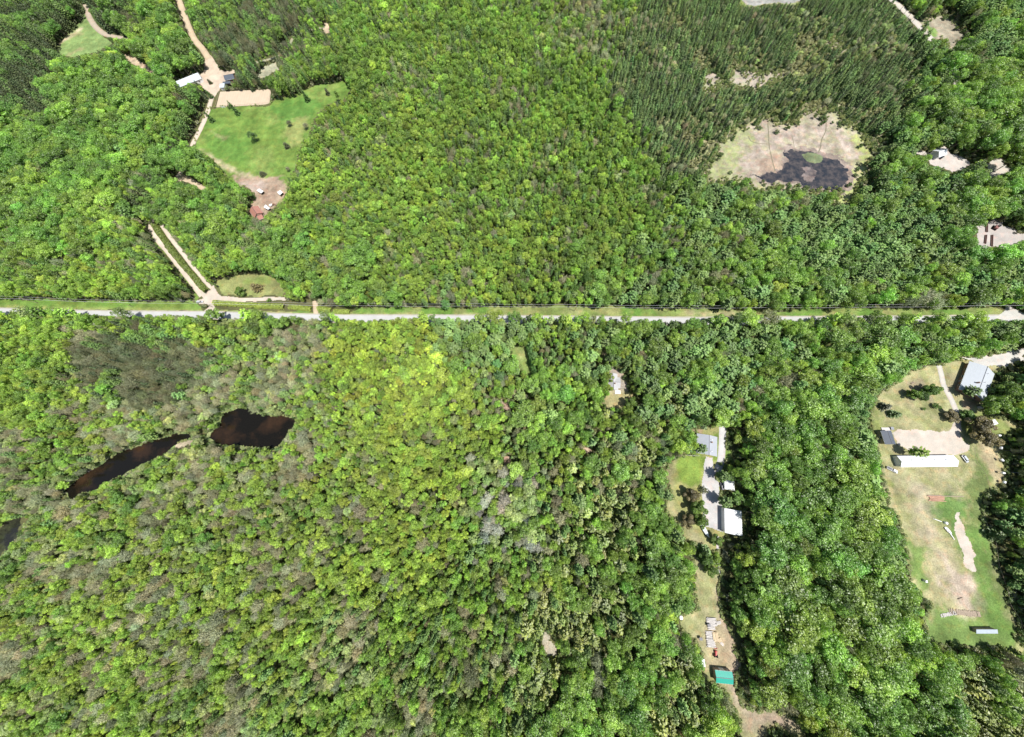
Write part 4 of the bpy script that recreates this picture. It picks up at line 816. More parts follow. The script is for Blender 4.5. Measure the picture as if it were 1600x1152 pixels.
mb = MB(); prf = [(-2.2, .55), (-1.2, .8), (.3, .8), (1.6, .5), (2.3, .05)]; vs = []; fs = []
for x, hw in prf: vs += [(x, -hw, .65), (x, -hw * .6, .12), (x, hw * .6, .12), (x, hw, .65), (x, hw * .85, .62), (x, 0, .3), (x, -hw * .85, .62)]
for k in range(4):
    for i in range(7): j = (i + 1) % 7; fs.append((k * 7 + i, k * 7 + j, (k + 1) * 7 + j, (k + 1) * 7 + i))
fs += [tuple(range(6, -1, -1)), tuple(range(28, 35))]; mb.add(vs, fs); o = mb.build('hull', WP, t); bm_fix(o)
for x in (-.9, .5): mb = MB(); mb.box(x - .15, -.7, .5, x + .15, .7, .56); mb.build('seat', WOOD, t)
tank(1476, 817, 'white round tank with a dark opening beside the upper white pipe', .8, 1.1)
monopitch('pump_box', 'tiny white box hut at the left edge of the lower paddock', 'hut', [(1446, 907), (1449, 907), (1449.5, 910.5), (1446, 910.5)], 1.3, 1.5, WP, WSIDE)
t = thing('log_stack', 'dark logs heaped beside a bare patch on the upper lawn', 'logs', tuple(P(1424.5, 598)), .5); rr_ = random.Random(4)
for k in range(6):
    mb = MB(); mb.tube([(-1.2, -.6 + .25 * (k % 4), .15 + .26 * (k // 4)), (1.2, -.6 + .25 * (k % 4), .15 + .26 * (k // 4))], [.13, .13], 8); mb.build('log', WOOD, t)
fence([(1533, 800), (1538, 821), (1551, 847), (1556, 882), (1569, 921), (1574, 945), (1590, 968), (1592, 986), (1585, 996)], 'wire fence along the right edge of the lower paddock', 1.4, WOOD, 5.0, (1.25,))
fence([(1517, 697), (1521, 720), (1535, 740), (1543, 765)], 'wire fence between the gravel yard and the right woods', 1.4, WOOD, 5.0, (1.25,))

# --- yards at the upper right
gable('quarry_house', 'pale-roofed building at the upper end of the quarry yard', 'building', (1467, 237), (1480, 233), 7, 3, 4.8, ribbed('pale_grey_roof', (.62, .64, .68), .6, 0, .5, .05, .93), WSIDE, features=(('window', 's', 0, 1, 1.4, 1), ('door', 's', 4, .1, 1, 2)))
car(1470, 247, .6, DKP, 'dark car parked in the quarry yard')
for i, (a, b, lab) in enumerate((((1541.3, 350), (1541, 363), 'dark red log pile strip, topmost in the depot yard'), ((1549.5, 368), (1548.8, 385), 'long dark steel beam on the right in the depot yard'), ((1540, 368), (1538.5, 381), 'short dark beam at the lower left of the depot yard'))):
    pa, pb = P(*a), P(*b); mb = MB(); d = pb - pa; L = np.linalg.norm(d)
    for k in range(3): mb.box(0, -.7 + k * .45, .1, L, -.7 + k * .45 + .38, .5 + .35 * (k == 1))
    for x in (L * .2, L * .8): mb.box(x - .1, -.8, 0, x + .1, .8, .095)
    o = mb.build('steel_beam', simple('rust', (.14, .08, .07), .8, .3)); o.location = tuple(pa); o.rotation_euler = (0, 0, math.atan2(d[1], d[0])); tag(o, lab, 'beam')
t = thing('excavator', 'dark excavator beside the beams in the depot yard', 'excavator', tuple(P(1553, 357)), .8)
mb = MB(); mb.box(-1.8, -1.1, .9, 1.4, 1.1, 1.9, bev=.15); mb.build('body', simple('faded_maroon', (.22, .10, .09), .6, .3), t)
mb = MB(); mb.box(.2, -1.0, 1.9, 1.5, -.1, 2.9, bev=.1); mb.build('cab', GLASS, t)
for s in (-1, 1): mb = MB(); mb.box(-2, s * 1.2 - .3, 0, 2, s * 1.2 + .3, .8, bev=.25); mb.build('track', RUB, t)
mb = MB(); mb.tube([(1.3, .2, 1.6), (3.2, .2, 3.4), (5, .2, 1.8), (5.2, .2, .6)], [.25, .22, .18, .15], 6); mb.build('boom', DKM, t)
mb = MB(); mb.box(4.8, -.3, .1, 5.6, .7, .7, bev=.1); mb.build('bucket', DKM, t)

# --- utility line along the road
POLES = [(-96, 468), (60, 474), (207.5, 479.5), (333, 480.5), (458, 483), (584.5, 484.5), (740, 485), (897.5, 486.5), (1041, 488), (1190, 487.5), (1345, 487), (1500, 485), (1660, 482)]
tops = []
polelab = ['outside the left edge of the view', 'near the left edge of the view', 'on the verge left of the lane entrance', 'at the lane entrance', 'between the two long hedges', 'where the right-hand open verge begins', 'on the verge below the large bright woods near mid photo', 'on the pale green verge right of centre', 'on the verge above the widest bare stretch of road', 'above the road among the first conifers', 'on the overgrown verge among the conifers', 'left of the side road at the right edge', 'outside the right edge of the view']
for i, (x, y) in enumerate(POLES):
    c = P(x, y); t = thing('utility_pole', 'wooden utility pole ' + polelab[i], 'utility pole', tuple(c), 0, 'utility poles along the road')
    h = 9.6; mb = MB(); mb.tube([(0, 0, 0), (0, 0, h)], [.17, .11], 8); mb.build('pole', WOOD, t)
    mb = MB(); mb.box(-.06, -1.1, h - .7, .06, 1.1, h - .55); mb.build('crossarm', WOOD, t)
    for yy in (-.95, .95): mb = MB(); mb.lathe([(.04, h - .55), (.09, h - .48), (.05, h - .42), (.08, h - .36), (.02, h - .3)], 8, (0, yy)); mb.build('insulator', TRIM, t)
    if i % 3 == 2: mb = MB(); mb.lathe([(.22, h - 2.2), (.24, h - 2.1), (.24, h - 1.4), (.1, h - 1.3)], 10, (0, .35)); mb.build('transformer', CHR, t)
    tops.append(c)
WIRE = simple('aluminium_wire', (.75, .75, .75), .4, .5, .2, 0)
for k, (dy, hz, lab) in enumerate(((-.95, 9.25, 'power line wire on the road side of the poles'), (.95, 9.25, 'power line wire on the woods side of the poles'), (0.12, 7.2, 'lower telephone cable strung along the poles'))):
    mb = MB(); pts = []
    for a, b in zip(tops[:-1], tops[1:]):
        for s in range(8): u = s / 8; p = a + (b - a) * u; pts.append((p[0], p[1] + dy, hz - 4 * .9 * u * (1 - u)))
    pts.append((tops[-1][0], tops[-1][1] + dy, hz)); mb.tube(pts, [.04 if k < 2 else .022] * len(pts), 5); o = mb.build('power_line', WIRE); tag(o, lab, 'power line')

# ------------------------------------------------------------------ trees: source meshes
def cards(C, N, S, aspect=1.0, V=None, hue=None):
    """many small leaf clumps: centre, normal, size -> bent quads"""
    n = len(C); N = N / (np.linalg.norm(N, axis=1, keepdims=True) + 1e-9)
    A = RNG.normal(size=(n, 3)) if V is None else V
    U = A - N * (A * N).sum(1, keepdims=True); U /= (np.linalg.norm(U, axis=1, keepdims=True) + 1e-9)
    W = np.cross(N, U); S = S[:, None]
    bend = N * S * RNG.uniform(-.35, .1, (n, 1))
    p0 = C - U * S * .5 * aspect; p1 = C - W * S * .5 + bend; p2 = C + U * S * .5 * aspect; p3 = C + W * S * .5 + bend
    verts = np.stack([p0, p1, p2, p3], 1).reshape(-1, 3)
    return verts, n
def leafmesh(name, parts, mat, extra=None, extramat=None):
    """parts: list of (verts,n,leafvar array)"""
    V = np.concatenate([p[0] for p in parts]); n = sum(p[1] for p in parts); lv = np.concatenate([p[2] for p in parts])
    F = np.arange(n * 4).reshape(n, 4).tolist(); Vl = V.tolist(); mi = [0] * n
    if extra is not None:
        o = len(Vl); Vl += extra.v; F += [[i + o for i in f] for f in extra.f]; mi += [1] * len(extra.f); lv = np.concatenate([lv, np.full(len(extra.f), .5)])
    me = bpy.data.meshes.new(name); me.from_pydata(Vl, [], F)
    me.materials.append(mat)
    if extramat: me.materials.append(extramat)
    at = me.attributes.new('leafvar', 'FLOAT', 'FACE'); at.data.foreach_set('value', lv)
    me.polygons.foreach_set('material_index', mi); me.update(); return me
def sphere_pts(n):
    v = RNG.normal(size=(n, 3)); return v / np.linalg.norm(v, axis=1, keepdims=True)
def trunk_mb(h, r, limbs, crown_r, h0, lean=0.0, seed=0):
    rr = random.Random(seed); mb = MB()
    top = (rr.uniform(-.4, .4), rr.uniform(-.4, .4), h)
    mid = (top[0] * .5 + rr.uniform(-.2, .2), top[1] * .5, h * .5)
    mb.tube([(0, 0, -.15), (0, 0, .3), mid, top], [r * 1.5, r, r * .65, r * .12], 7)
    for k in range(limbs):
        z = h0 + (h - h0) * (.05 + .75 * k / max(1, limbs)); a = k * 2.4 + rr.random(); L = crown_r * rr.uniform(.55, .85) * (1 - .4 * k / limbs)
        mb.tube([(0, 0, z), (math.cos(a) * L * .5, math.sin(a) * L * .5, z + L * .35), (math.cos(a) * L, math.sin(a) * L, z + L * .55)], [r * .4, r * .25, r * .07], 5, cap=False)
    return mb
# unit trees: height 1 ... stored in metres for a nominal tree and scaled afterwards
SRC = {}
def reg(kind, crown, trunk, H, Rr): SRC.setdefault(kind, []).append((crown, trunk, H, Rr))
def make_broadleaf(seed, H=15.0, R0=4.2, lobes=15, ncard=150, size=.52, base=.36, round_=1.0):
    global RNG
    RNG = np.random.default_rng(seed); rr = random.Random(seed); parts = []
    cz = H * (1 + base) / 2; hz = H * (1 - base) / 2
    for k in range(lobes):
        if k == 0: c = np.array([0, 0, cz + hz * .55]); lr = R0 * .42
        else:
            a = k * 2.399 + rr.uniform(-.3, .3); u = rr.uniform(-.75, .72); rad = math.sqrt(max(0, 1 - abs(u) ** 2.2)) * rr.uniform(.42, .95)
            c = np.array([math.cos(a) * R0 * rad, math.sin(a) * R0 * rad, cz + u * hz]); lr = R0 * rr.uniform(.19, .36)
        n = int(ncard * (lr / (R0 * .28)) ** 2); D = sphere_pts(n); D[:, 2] = np.where(D[:, 2] < -.3, -D[:, 2] * .8, D[:, 2])
        D /= np.linalg.norm(D, axis=1, keepdims=True)
        rad = lr * RNG.uniform(.72, 1.12, (n, 1)); C = c + D * rad * np.array([1, 1, .9])
        N = D + RNG.normal(size=(n, 3)) * .6 + np.array([0, 0, .25])
        v, m = cards(C, N, RNG.uniform(.55, 1.25, n) * size)
        lobe = rr.uniform(-.22, .22); parts.append((v, m, np.clip(.5 + lobe + RNG.normal(size=n) * .17, 0, 1)))
    n = ncard * 2; D = sphere_pts(n); C = np.array([0, 0, cz]) + D * np.array([R0 * .62, R0 * .62, hz * .72]) * RNG.uniform(.5, 1.0, (n, 1))
    v, m = cards(C, D + RNG.normal(size=(n, 3)) * .6, RNG.uniform(.7, 1.3, n) * size * 1.3); parts.append((v, m, np.clip(.4 + RNG.normal(size=n) * .15, 0, 1)))
    cm = leafmesh('crown', parts, MAT_LEAF)
    tm = trunk_mb(H * .86, .22, 6, R0, H * base * .9, seed=seed)
    me = bpy.data.meshes.new('trunk'); me.from_pydata(tm.v, [], tm.f); me.materials.append(MAT_BARK)
    reg('lawn' if round_ == 2 else 'broad' if round_ else 'poplar', cm, me, H, R0)
def make_conifer(kind, seed, H, R0, whorls, per, cardn, size, base=.12, droop=.25, power=.8, mat=None, tuft=False):
    global RNG
    RNG = np.random.default_rng(seed); rr = random.Random(seed); parts = []; mb = MB()
    for w_ in range(whorls):
        u = w_ / (whorls - 1); z = H * (base + (1 - base) * u) - .2; L = R0 * (1 - u) ** power + .22
        if kind == 'pine': L *= (1 - .45 * (1 - u) ** 4)
        nb = max(4, int(per * (1 - .45 * u)))
        for b in range(nb):
            a = b * 2 * math.pi / nb + w_ * 1.7 + rr.uniform(-.3, .3); l = L * rr.uniform(.7, 1.15); zz = z + rr.uniform(-.25, .25)
            d = np.array([math.cos(a), math.sin(a), -droop * (1 - u) + .25 * u]); s = np.array([-math.sin(a), math.cos(a), 0])
            n = max(3, int(cardn * l / R0)); tt = RNG.uniform(.12, 1, n) ** .8
            if tuft: tt = RNG.uniform(.4, 1, n)
            C = np.array([0, 0, zz]) + d * (tt * l)[:, None] + np.array([0, 0, 1]) * (tt ** 2 * l * .12)[:, None] + s * (RNG.normal(size=n) * .16 * l * (1.15 - tt * .8))[:, None] + RNG.normal(size=(n, 3)) * .08
            N = np.array([0, 0, 1]) + d * .35 + RNG.normal(size=(n, 3)) * .45
            v, m = cards(C, N, RNG.uniform(.6, 1.2, n) * size, 1.9, V=np.tile(d, (n, 1)) + RNG.normal(size=(n, 3)) * .35)
            lb = rr.uniform(-.1, .1); parts.append((v, m, np.clip(.36 + .25 * tt + lb + RNG.normal(size=n) * .13, 0, 1)))
    cm = leafmesh('crown', parts, mat or MAT_NEEDLE)
    mb.tube([(0, 0, -.15), (0, 0, H * .5), (0, 0, H * .98)], [.02 * H * .8, .012 * H, .02], 6)
    for k in range(5):
        a = k * 1.9; z = H * (base + .12 * k); L = R0 * .6 * (1 - .15 * k)
        mb.tube([(0, 0, z), (math.cos(a) * L, math.sin(a) * L, z - droop * L)], [.05, .015], 4, cap=False)
    me = bpy.data.meshes.new('trunk'); me.from_pydata(mb.v, [], mb.f); me.materials.append(MAT_BARK)
    reg(kind, cm, me, H, R0)
def make_bare(seed, H=10.0, R0=3.0, twigs=950, leafy=420):
    """thin half-leafed tree: fine grey twigs and sparse small leaves"""
    global RNG
    RNG = np.random.default_rng(seed); rr = random.Random(seed); parts = []
    mb = trunk_mb(H * .9, .16, 8, R0 * 1.1, H * .25, seed=seed)
    n = twigs; D = sphere_pts(n); D[:, 2] = np.abs(D[:, 2]) * 1.1 - .25
    rad = RNG.uniform(.3, 1.12, (n, 1)); lb = (1 + .22 * np.sin(np.arctan2(D[:, 1], D[:, 0]) * 5 + seed))[:, None]; C = np.array([0, 0, H * .56]) + D * rad * lb * np.array([R0, R0, H * .40])
    up = D * np.array([1, 1, .6]) + np.array([0, 0, .9])
    v, m = cards(C, RNG.normal(size=(n, 3)) + D * .8, RNG.uniform(.10, .20, n), 9.0, V=up)
    parts.append((v, m, np.clip(.55 + RNG.normal(size=n) * .2, 0, 1)))
    n = leafy; D = sphere_pts(n); D[:, 2] = np.abs(D[:, 2]) * 1.1 - .3
    C = np.array([0, 0, H * .58]) + D * RNG.uniform(.5, 1.02, (n, 1)) * np.array([R0, R0, H * .38])
    v, m = cards(C, D + RNG.normal(size=(n, 3)) * .6, RNG.uniform(.22, .46, n)); parts.append((v, m, np.clip(.5 + RNG.normal(size=n) * .2, 0, 1)))
    cm = leafmesh('crown', parts, MAT_TWIG)
    me = bpy.data.meshes.new('trunk'); me.from_pydata(mb.v, [], mb.f); me.materials.append(MAT_PALEBARK)
    reg('bare', cm, me, H, R0)
def make_shrub(seed, H=2.2, R0=1.5, n=230):
    global RNG
    RNG = np.random.default_rng(seed); parts = []
    k = 5
    for i in range(k):
        a = i * 2.4; c = np.array([math.cos(a), math.sin(a), 0]) * R0 * .5 * (i > 0) + np.array([0, 0, H * RNG.uniform(.35, .6)]); D = sphere_pts(n // k); D[:, 2] = np.abs(D[:, 2])
        C = c + D * np.array([R0 * .55, R0 * .55, H * .45]) * RNG.uniform(.6, 1.1, (n // k, 1)); C[:, 2] = np.maximum(C[:, 2], .1)
        v, m = cards(C, D + RNG.normal(size=(n // k, 3)) * .5, RNG.uniform(.25, .6, n // k)); parts.append((v, m, np.clip(.5 + RNG.normal(size=n // k) * .2, 0, 1)))
    cm = leafmesh('foliage', parts, MAT_LEAF); mb = MB()
    for i in range(4): mb.tube([(0, 0, 0), (math.cos(i * 1.6) * .5, math.sin(i * 1.6) * .5, H * .6)], [.05, .02], 4)
    me = bpy.data.meshes.new('stem'); me.from_pydata(mb.v, [], mb.f); me.materials.append(MAT_BARK)
    reg('shrub', cm, me, H, R0)
for s in range(8): make_broadleaf(100 + s, lobes=20 + s % 4 * 3, ncard=78, size=.47)
for s in range(3): make_broadleaf(800 + s, H=7.5, R0=3.6, lobes=16, ncard=230, size=.42, base=.06, round_=2)
for s in range(4): make_broadleaf(200 + s, H=13, R0=2.5, lobes=10, ncard=95, size=.42, base=.28, round_=0)
for s in range(4): make_conifer('spruce', 300 + s, 10, 1.45, 13, 8, 9, .42, base=.06, droop=.35, power=.75)
for s in range(5): make_conifer('pine', 400 + s, 14, 3.6, 10, 9, 20, .58, base=.34, droop=-.05, power=.38, tuft=False)
for s in range(4): make_conifer('cedar', 500 + s, 11, 1.9, 14, 9, 11, .42, base=.03, droop=.15, power=.55, mat=MAT_LEAF)
for s in range(4): make_bare(600 + s)
for s in range(3): make_shrub(700 + s)

# ------------------------------------------------------------------ trees: where they stand
# one letter per 100 x 96 px of the photograph: the stand of trees growing there
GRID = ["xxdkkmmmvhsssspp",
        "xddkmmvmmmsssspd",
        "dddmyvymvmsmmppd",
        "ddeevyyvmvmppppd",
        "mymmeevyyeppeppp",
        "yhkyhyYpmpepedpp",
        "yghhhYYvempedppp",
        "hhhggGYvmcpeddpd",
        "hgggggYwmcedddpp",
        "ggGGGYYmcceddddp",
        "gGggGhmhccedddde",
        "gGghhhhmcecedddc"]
TINT = {  # albedo of the foliage
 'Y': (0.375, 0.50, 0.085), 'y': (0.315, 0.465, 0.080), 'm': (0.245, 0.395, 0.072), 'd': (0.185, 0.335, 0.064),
 'P': (0.190, 0.300, 0.095), 'S': (0.165, 0.250, 0.090), 'C': (0.235, 0.295, 0.070), 'T': (0.33, 0.345, 0.215), 'K': (0.20, 0.22, 0.125),
 'H': (0.36, 0.44, 0.18), 'W': (0.40, 0.43, 0.36), 'B': (0.13, 0.24, 0.07), 'M': (0.30, 0.26, 0.13), 'X': (0.100, 0.135, 0.062)}
# stand -> [(weight, kind, tint, height lo, hi, radius lo, hi)]
MIX = {
 'y': [(.42, 'broad', 'y', 10, 14, 2.4, 3.6), (.14, 'broad', 'Y', 9, 13, 2.2, 3.4), (.16, 'poplar', 'm', 11, 15, 1.8, 2.6), (.10, 'pine', 'P', 11, 14, 1.8, 2.6), (.12, 'broad', 'm', 10, 14, 2.4, 3.6), (.06, 'bare', 'T', 9, 12, 2, 3)],
 'Y': [(.52, 'broad', 'Y', 9, 13, 2.4, 3.6), (.26, 'broad', 'y', 9, 13, 2.4, 3.6), (.10, 'broad', 'H', 9, 12, 2, 3.2), (.07, 'poplar', 'm', 10, 13, 1.8, 2.4), (.05, 'bare', 'T', 8, 11, 2, 3)],
 'm': [(.26, 'broad', 'm', 10, 15, 2.4, 3.6), (.20, 'poplar', 'm', 11, 15, 1.8, 2.5), (.24, 'broad', 'y', 10, 14, 2.2, 3.4), (.16, 'pine', 'P', 11, 15, 1.8, 2.6), (.08, 'spruce', 'S', 10, 14, 1.5, 2), (.06, 'bare', 'T', 9, 12, 2, 3)],
 'e': [(.34, 'broad', 'm', 11, 16, 2.8, 4.2), (.18, 'broad', 'd', 12, 16, 3, 4.4), (.20, 'pine', 'P', 12, 17, 2.2, 3.2), (.18, 'broad', 'y', 11, 15, 2.6, 3.8), (.10, 'bare', 'T', 10, 13, 2.2, 3)],
 'd': [(.40, 'broad', 'd', 14, 19, 3.8, 5.6), (.42, 'broad', 'm', 13, 18, 3.4, 5.2), (.06, 'pine', 'P', 14, 18, 2.4, 3.2), (.05, 'bare', 'K', 12, 15, 2.6, 3.6), (.09, 'broad', 'y', 12, 16, 3.0, 4.6)],
 's': [(.50, 'spruce', 'S', 4.5, 9, 1.2, 2.0), (.20, 'spruce', 'X', 5, 9, 1.2, 2.0), (.12, 'spruce', 'P', 5, 8, 1.2, 1.8), (.10, 'bare', 'T', 4, 7, 1.3, 2), (.08, 'broad', 'H', 5, 8, 1.4, 2.2)],
 'p': [(.62, 'pine', 'P', 10, 14, 2.8, 4.2), (.12, 'pine', 'B', 10, 14, 2.8, 4.0), (.20, 'broad', 'm', 12, 16, 2.8, 4.0), (.08, 'broad', 'y', 11, 14, 2.4, 3.4), (.04, 'bare', 'T', 11, 14, 2.2, 3)],
 'c': [(.60, 'cedar', 'C', 8, 12, 2.1, 3.2), (.14, 'broad', 'm', 10, 14, 2.6, 3.6), (.12, 'pine', 'P', 11, 15, 2, 3), (.08, 'bare', 'T', 9, 12, 2, 3), (.06, 'broad', 'y', 9, 12, 2, 3)],
 'g': [(.34, 'bare', 'T', 7, 10, 2.0, 3.0), (.28, 'broad', 'y', 7, 11, 2.0, 3.2), (.12, 'broad', 'Y', 7, 10, 1.8, 2.8), (.12, 'broad', 'H', 7, 10, 2, 3), (.08, 'broad', 'd', 8, 11, 2, 3)],
 'G': [(.18, 'bare', 'T', 8, 11, 2.2, 3.4), (.36, 'broad', 'y', 7, 11, 2.0, 3.2), (.30, 'broad', 'Y', 7, 11, 1.8, 3.0), (.06, 'broad', 'H', 7, 10, 2, 3), (.06, 'broad', 'm', 8, 11, 2, 3)],
 'h': [(.30, 'bare', 'T', 7, 10, 2, 3.2), (.26, 'broad', 'H', 6, 9, 1.8, 3), (.14, 'pine', 'P', 8, 12, 1.8, 2.6), (.16, 'broad', 'y', 6, 10, 1.8, 2.8), (.14, 'broad', 'm', 6, 10, 1.8, 2.8)],
 'k': [(.40, 'bare', 'K', 9, 12, 1.8, 2.6), (.35, 'spruce', 'X', 9, 13, 1.6, 2.2), (.15, 'pine', 'P', 10, 14, 1.8, 2.6), (.15, 'broad', 'm', 9, 12, 2, 3)],
 'x': [(.80, 'spruce', 'X', 10, 14, 2.0, 2.9), (.20, 'pine', 'P', 12, 16, 2, 3), (.20, 'broad', 'd', 11, 14, 2.6, 3.6)],
 'v': [(.34, 'broad', 'y', 9, 13, 2.2, 3.4), (.26, 'broad', 'm', 9, 13, 2.2, 3.2), (.18, 'pine', 'P', 10, 14, 1.8, 2.6), (.12, 'bare', 'T', 9, 12, 2, 3), (.10, 'broad', 'H', 9, 12, 2, 3)],
 'w': [(.24, 'bare', 'W', 9, 13, 2.2, 3.2), (.26, 'pine', 'P', 10, 14, 2, 3), (.28, 'broad', 'm', 9, 13, 2.2, 3.4), (.22, 'broad', 'H', 9, 12, 2.2, 3.2)],
}
# special stands with a shape of their own (polygon in the photograph, letter)
STANDS = [([(1470, 1035), (1640, 1020), (1640, 1190), (1510, 1190), (1490, 1110)], 'c'), ([(-60, -60), (90, -60), (100, 40), (75, 90), (30, 170), (-60, 190)], 'x'),
 ([(1465, -20), (1640, -20), (1640, 60), (1560, 90), (1510, 60)], 'p'), ([(100, 545), (200, 525), (275, 520), (330, 540), (300, 600), (250, 640), (130, 610)], 'k'),
 ([(262, 128), (320, 140), (326, 160), (300, 230), (255, 262), (235, 345), (205, 335), (215, 270), (240, 230), (270, 200)], 'x'),
 ([(330, 0), (420, 0), (400, 70), (390, 110), (345, 95), (300, 40)], 'k'), ([(185, 10), (235, 10), (250, 60), (215, 65), (190, 50)], 'k'),
 ([(950, 60), (1100, -20), (1440, -20), (1470, 100), (1420, 190), (1360, 200), (1310, 172), (1100, 210), (1000, 230), (940, 170)], 's'),
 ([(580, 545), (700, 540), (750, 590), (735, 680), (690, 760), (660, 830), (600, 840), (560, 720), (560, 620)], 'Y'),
 ([(580, 820), (700, 830), (690, 920), (620, 930), (560, 900)], 'G'),
 ([(1000, 500), (1200, 500), (1180, 600), (1130, 665), (1040, 660), (1000, 590)], 'p'),
 ([(1055, 560), (1068, 560), (1066, 690), (1040, 740), (985, 760), (990, 700), (1040, 640)], 'c'),
 ([(740, 720), (830, 720), (840, 860), (760, 880), (735, 800)], 'w')]
SG = np.full((MH, MW), 0, np.uint8); LET = sorted(MIX)
def stand_at(px, py):
    jx = (fbm(px, py, 70, 201) - .5) * 150; jy = (fbm(px, py, 70, 401) - .5) * 150
    jx += (RNG.random(px.shape) - .5) * 60; jy += (RNG.random(px.shape) - .5) * 60
    gx = np.clip(((px + jx) / 100).astype(int), 0, 15); gy = np.clip(((py + jy) / 96).astype(int), 0, 11)
    G = np.array([[LET.index(c) for c in row] for row in GRID]); out = G[gy, gx]
    sx = px + (fbm(px, py, 70, 801) - .5) * 130 + (RNG.normal(size=px.shape)) * 26; sy = py + (fbm(px, py, 70, 901) - .5) * 130 + (RNG.normal(size=px.shape)) * 26
    for poly, c in STANDS:
        k_ = 1.0 if c in 'sY' else .25
        out[inpoly(px + (sx - px) * k_, py + (sy - py) * k_, poly)] = LET.index(c)
    return out
def is_open(px, py):
    ix = np.clip(px.astype(int) + OX, 0, MW - 1); iy = np.clip(py.astype(int) + OY, 0, MH - 1)
    return OPEN[iy, ix]
def blocked(x, y, h, r, tol=1, lo=0.0, shadow=True):
    hits = np.zeros(x.shape, int)
    for fz, fr in ((.0 + lo, .0), (.35, .6), (.65, .85), (.9, .45)):
        z = h * fz
        for a in range(6 if fr else 1):
            px, py = proj(x + r * fr * math.cos(a * 1.047), y + r * fr * math.sin(a * 1.047), z)
            hits += is_open(px, py)
    if shadow:      # the tree's own shadow must not fall into the sunlit clearing
        for fz, rr_, a in ((.5, .6, math.pi), (.8, .3, math.pi), (.75, .6, 2.2)):
            z = h * fz; px, py = proj(x - SUNV[0] / SUNV[2] * z + r * rr_ * math.cos(a), y - SUNV[1] / SUNV[2] * z + r * rr_ * math.sin(a), 0)
            hits += is_open(px, py) * 1
    pb = proj(x, y, 0.0); ix = np.clip(pb[0].astype(int) + OX, 0, MW - 1); iy = np.clip(pb[1].astype(int) + OY, 0, MH - 1)
    return (hits > tol) | NOBASE[iy, ix]
RNG = np.random.default_rng(5)
def candidates(step, seed):
    r = np.random.default_rng(seed)
    xs = np.arange(-1050, 1050, step); ys = np.arange(-260, 860, step)
    X, Y = np.meshgrid(xs, ys); X = X + r.uniform(-.5, .5, X.shape) * step; Y = Y + r.uniform(-.5, .5, Y.shape) * step
    X = X.ravel(); Y = Y.ravel(); px, py = proj(X, Y, 8.0)
    k = (px > -110) & (px < W_ + 110) & (py > -50) & (py < H_ + 70)
    return X[k], Y[k], px[k], py[k]
KINDS = ['broad', 'poplar', 'spruce', 'pine', 'cedar', 'bare']; TK = sorted(TINT)
X, Y, PX, PY = candidates(2.5, 9)
st = stand_at(PX, PY)
n = len(X); kind = np.zeros(n, int); tnt = np.zeros(n, int); Hh = np.zeros(n); Rr = np.zeros(n)
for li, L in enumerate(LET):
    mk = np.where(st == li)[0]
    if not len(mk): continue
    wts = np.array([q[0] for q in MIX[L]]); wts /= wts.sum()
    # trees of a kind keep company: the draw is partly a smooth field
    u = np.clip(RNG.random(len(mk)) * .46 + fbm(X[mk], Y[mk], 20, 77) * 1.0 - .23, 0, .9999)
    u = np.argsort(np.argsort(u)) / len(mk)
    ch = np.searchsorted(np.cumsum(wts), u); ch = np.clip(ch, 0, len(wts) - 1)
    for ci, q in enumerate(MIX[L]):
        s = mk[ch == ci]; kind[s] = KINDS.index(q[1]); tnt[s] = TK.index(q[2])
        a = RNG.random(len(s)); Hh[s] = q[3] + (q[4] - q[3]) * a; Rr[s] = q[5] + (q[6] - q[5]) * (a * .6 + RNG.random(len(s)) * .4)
# tall trees right at the road's south edge whose crowns lean over it
gx = []; 
for a, b in ((18, 34), (76, 104), (122, 150), (218, 232), (350, 366), (402, 430), (520, 538), (660, 690), (745, 815), (828, 938), (960, 975), (1100, 1190), (1268, 1392), (1420, 1440), (1470, 1500)):
    gx += list(np.arange(a, b, 8.0))
gx = np.array(gx) + RNG.uniform(-2, 2, len(gx)); gyy = np.interp(gx, [q[0] for q in ROADC], [q[1] for q in ROADC]) + 6.6 + RNG.uniform(0, 2, len(gx))
ax, ay = Pv(gx, gyy); ah = RNG.uniform(15, 18, len(gx)); arr = RNG.uniform(3.2, 4.4, len(gx)); apx, apy = proj(ax, ay, 8.0)
m0 = len(X); X = np.concatenate([X, ax]); Y = np.concatenate([Y, ay]); PX = np.concatenate([PX, apx]); PY = np.concatenate([PY, apy]); Hh = np.concatenate([Hh, ah]); Rr = np.concatenate([Rr, arr])
kind = np.concatenate([kind, RNG.choice([0, 0, 1, 3], len(gx))]); tnt = np.concatenate([tnt, RNG.choice([TK.index(c) for c in 'myyPH'], len(gx))])
sv_ = np.exp(RNG.normal(size=len(X)) * .24); small_ = np.ones(len(X)); small_[:m0] = np.where(np.isin(st, [LET.index(c) for c in 'yYmGghv']), .80, .97); Rr = Rr * sv_ * small_; Hh = Hh * (.82 + .18 * sv_) * (.9 + .22 * fbm(X, Y, 25, 919))
hs_ = .62 + .75 * fbm(X, Y, 16, 515); isb = np.zeros(len(X), bool); isb[:m0] = (st == LET.index('s')); Hh = np.where(isb, Hh * hs_, Hh); Rr = np.where(isb, Rr * (.8 + .4 * fbm(X, Y, 9, 616)), Rr)
gapb = isb & (fbm(X, Y, 26, 717) < .33) & (RNG.random(len(X)) < .8)
pb0, pb1 = proj(X, Y, 0 * X); mg = np.zeros(len(X), bool)
for poly_, nm_ in MARGINS: mg |= inpoly(pb0, pb1, poly_)
mg &= (fbm(X, Y, 11, 121) + RNG.random(len(X)) * .5 < .84); mg[m0:] = False
ok = ~blocked(X, Y, Hh, Rr) & ~gapb & ~mg; ok[m0:] = True
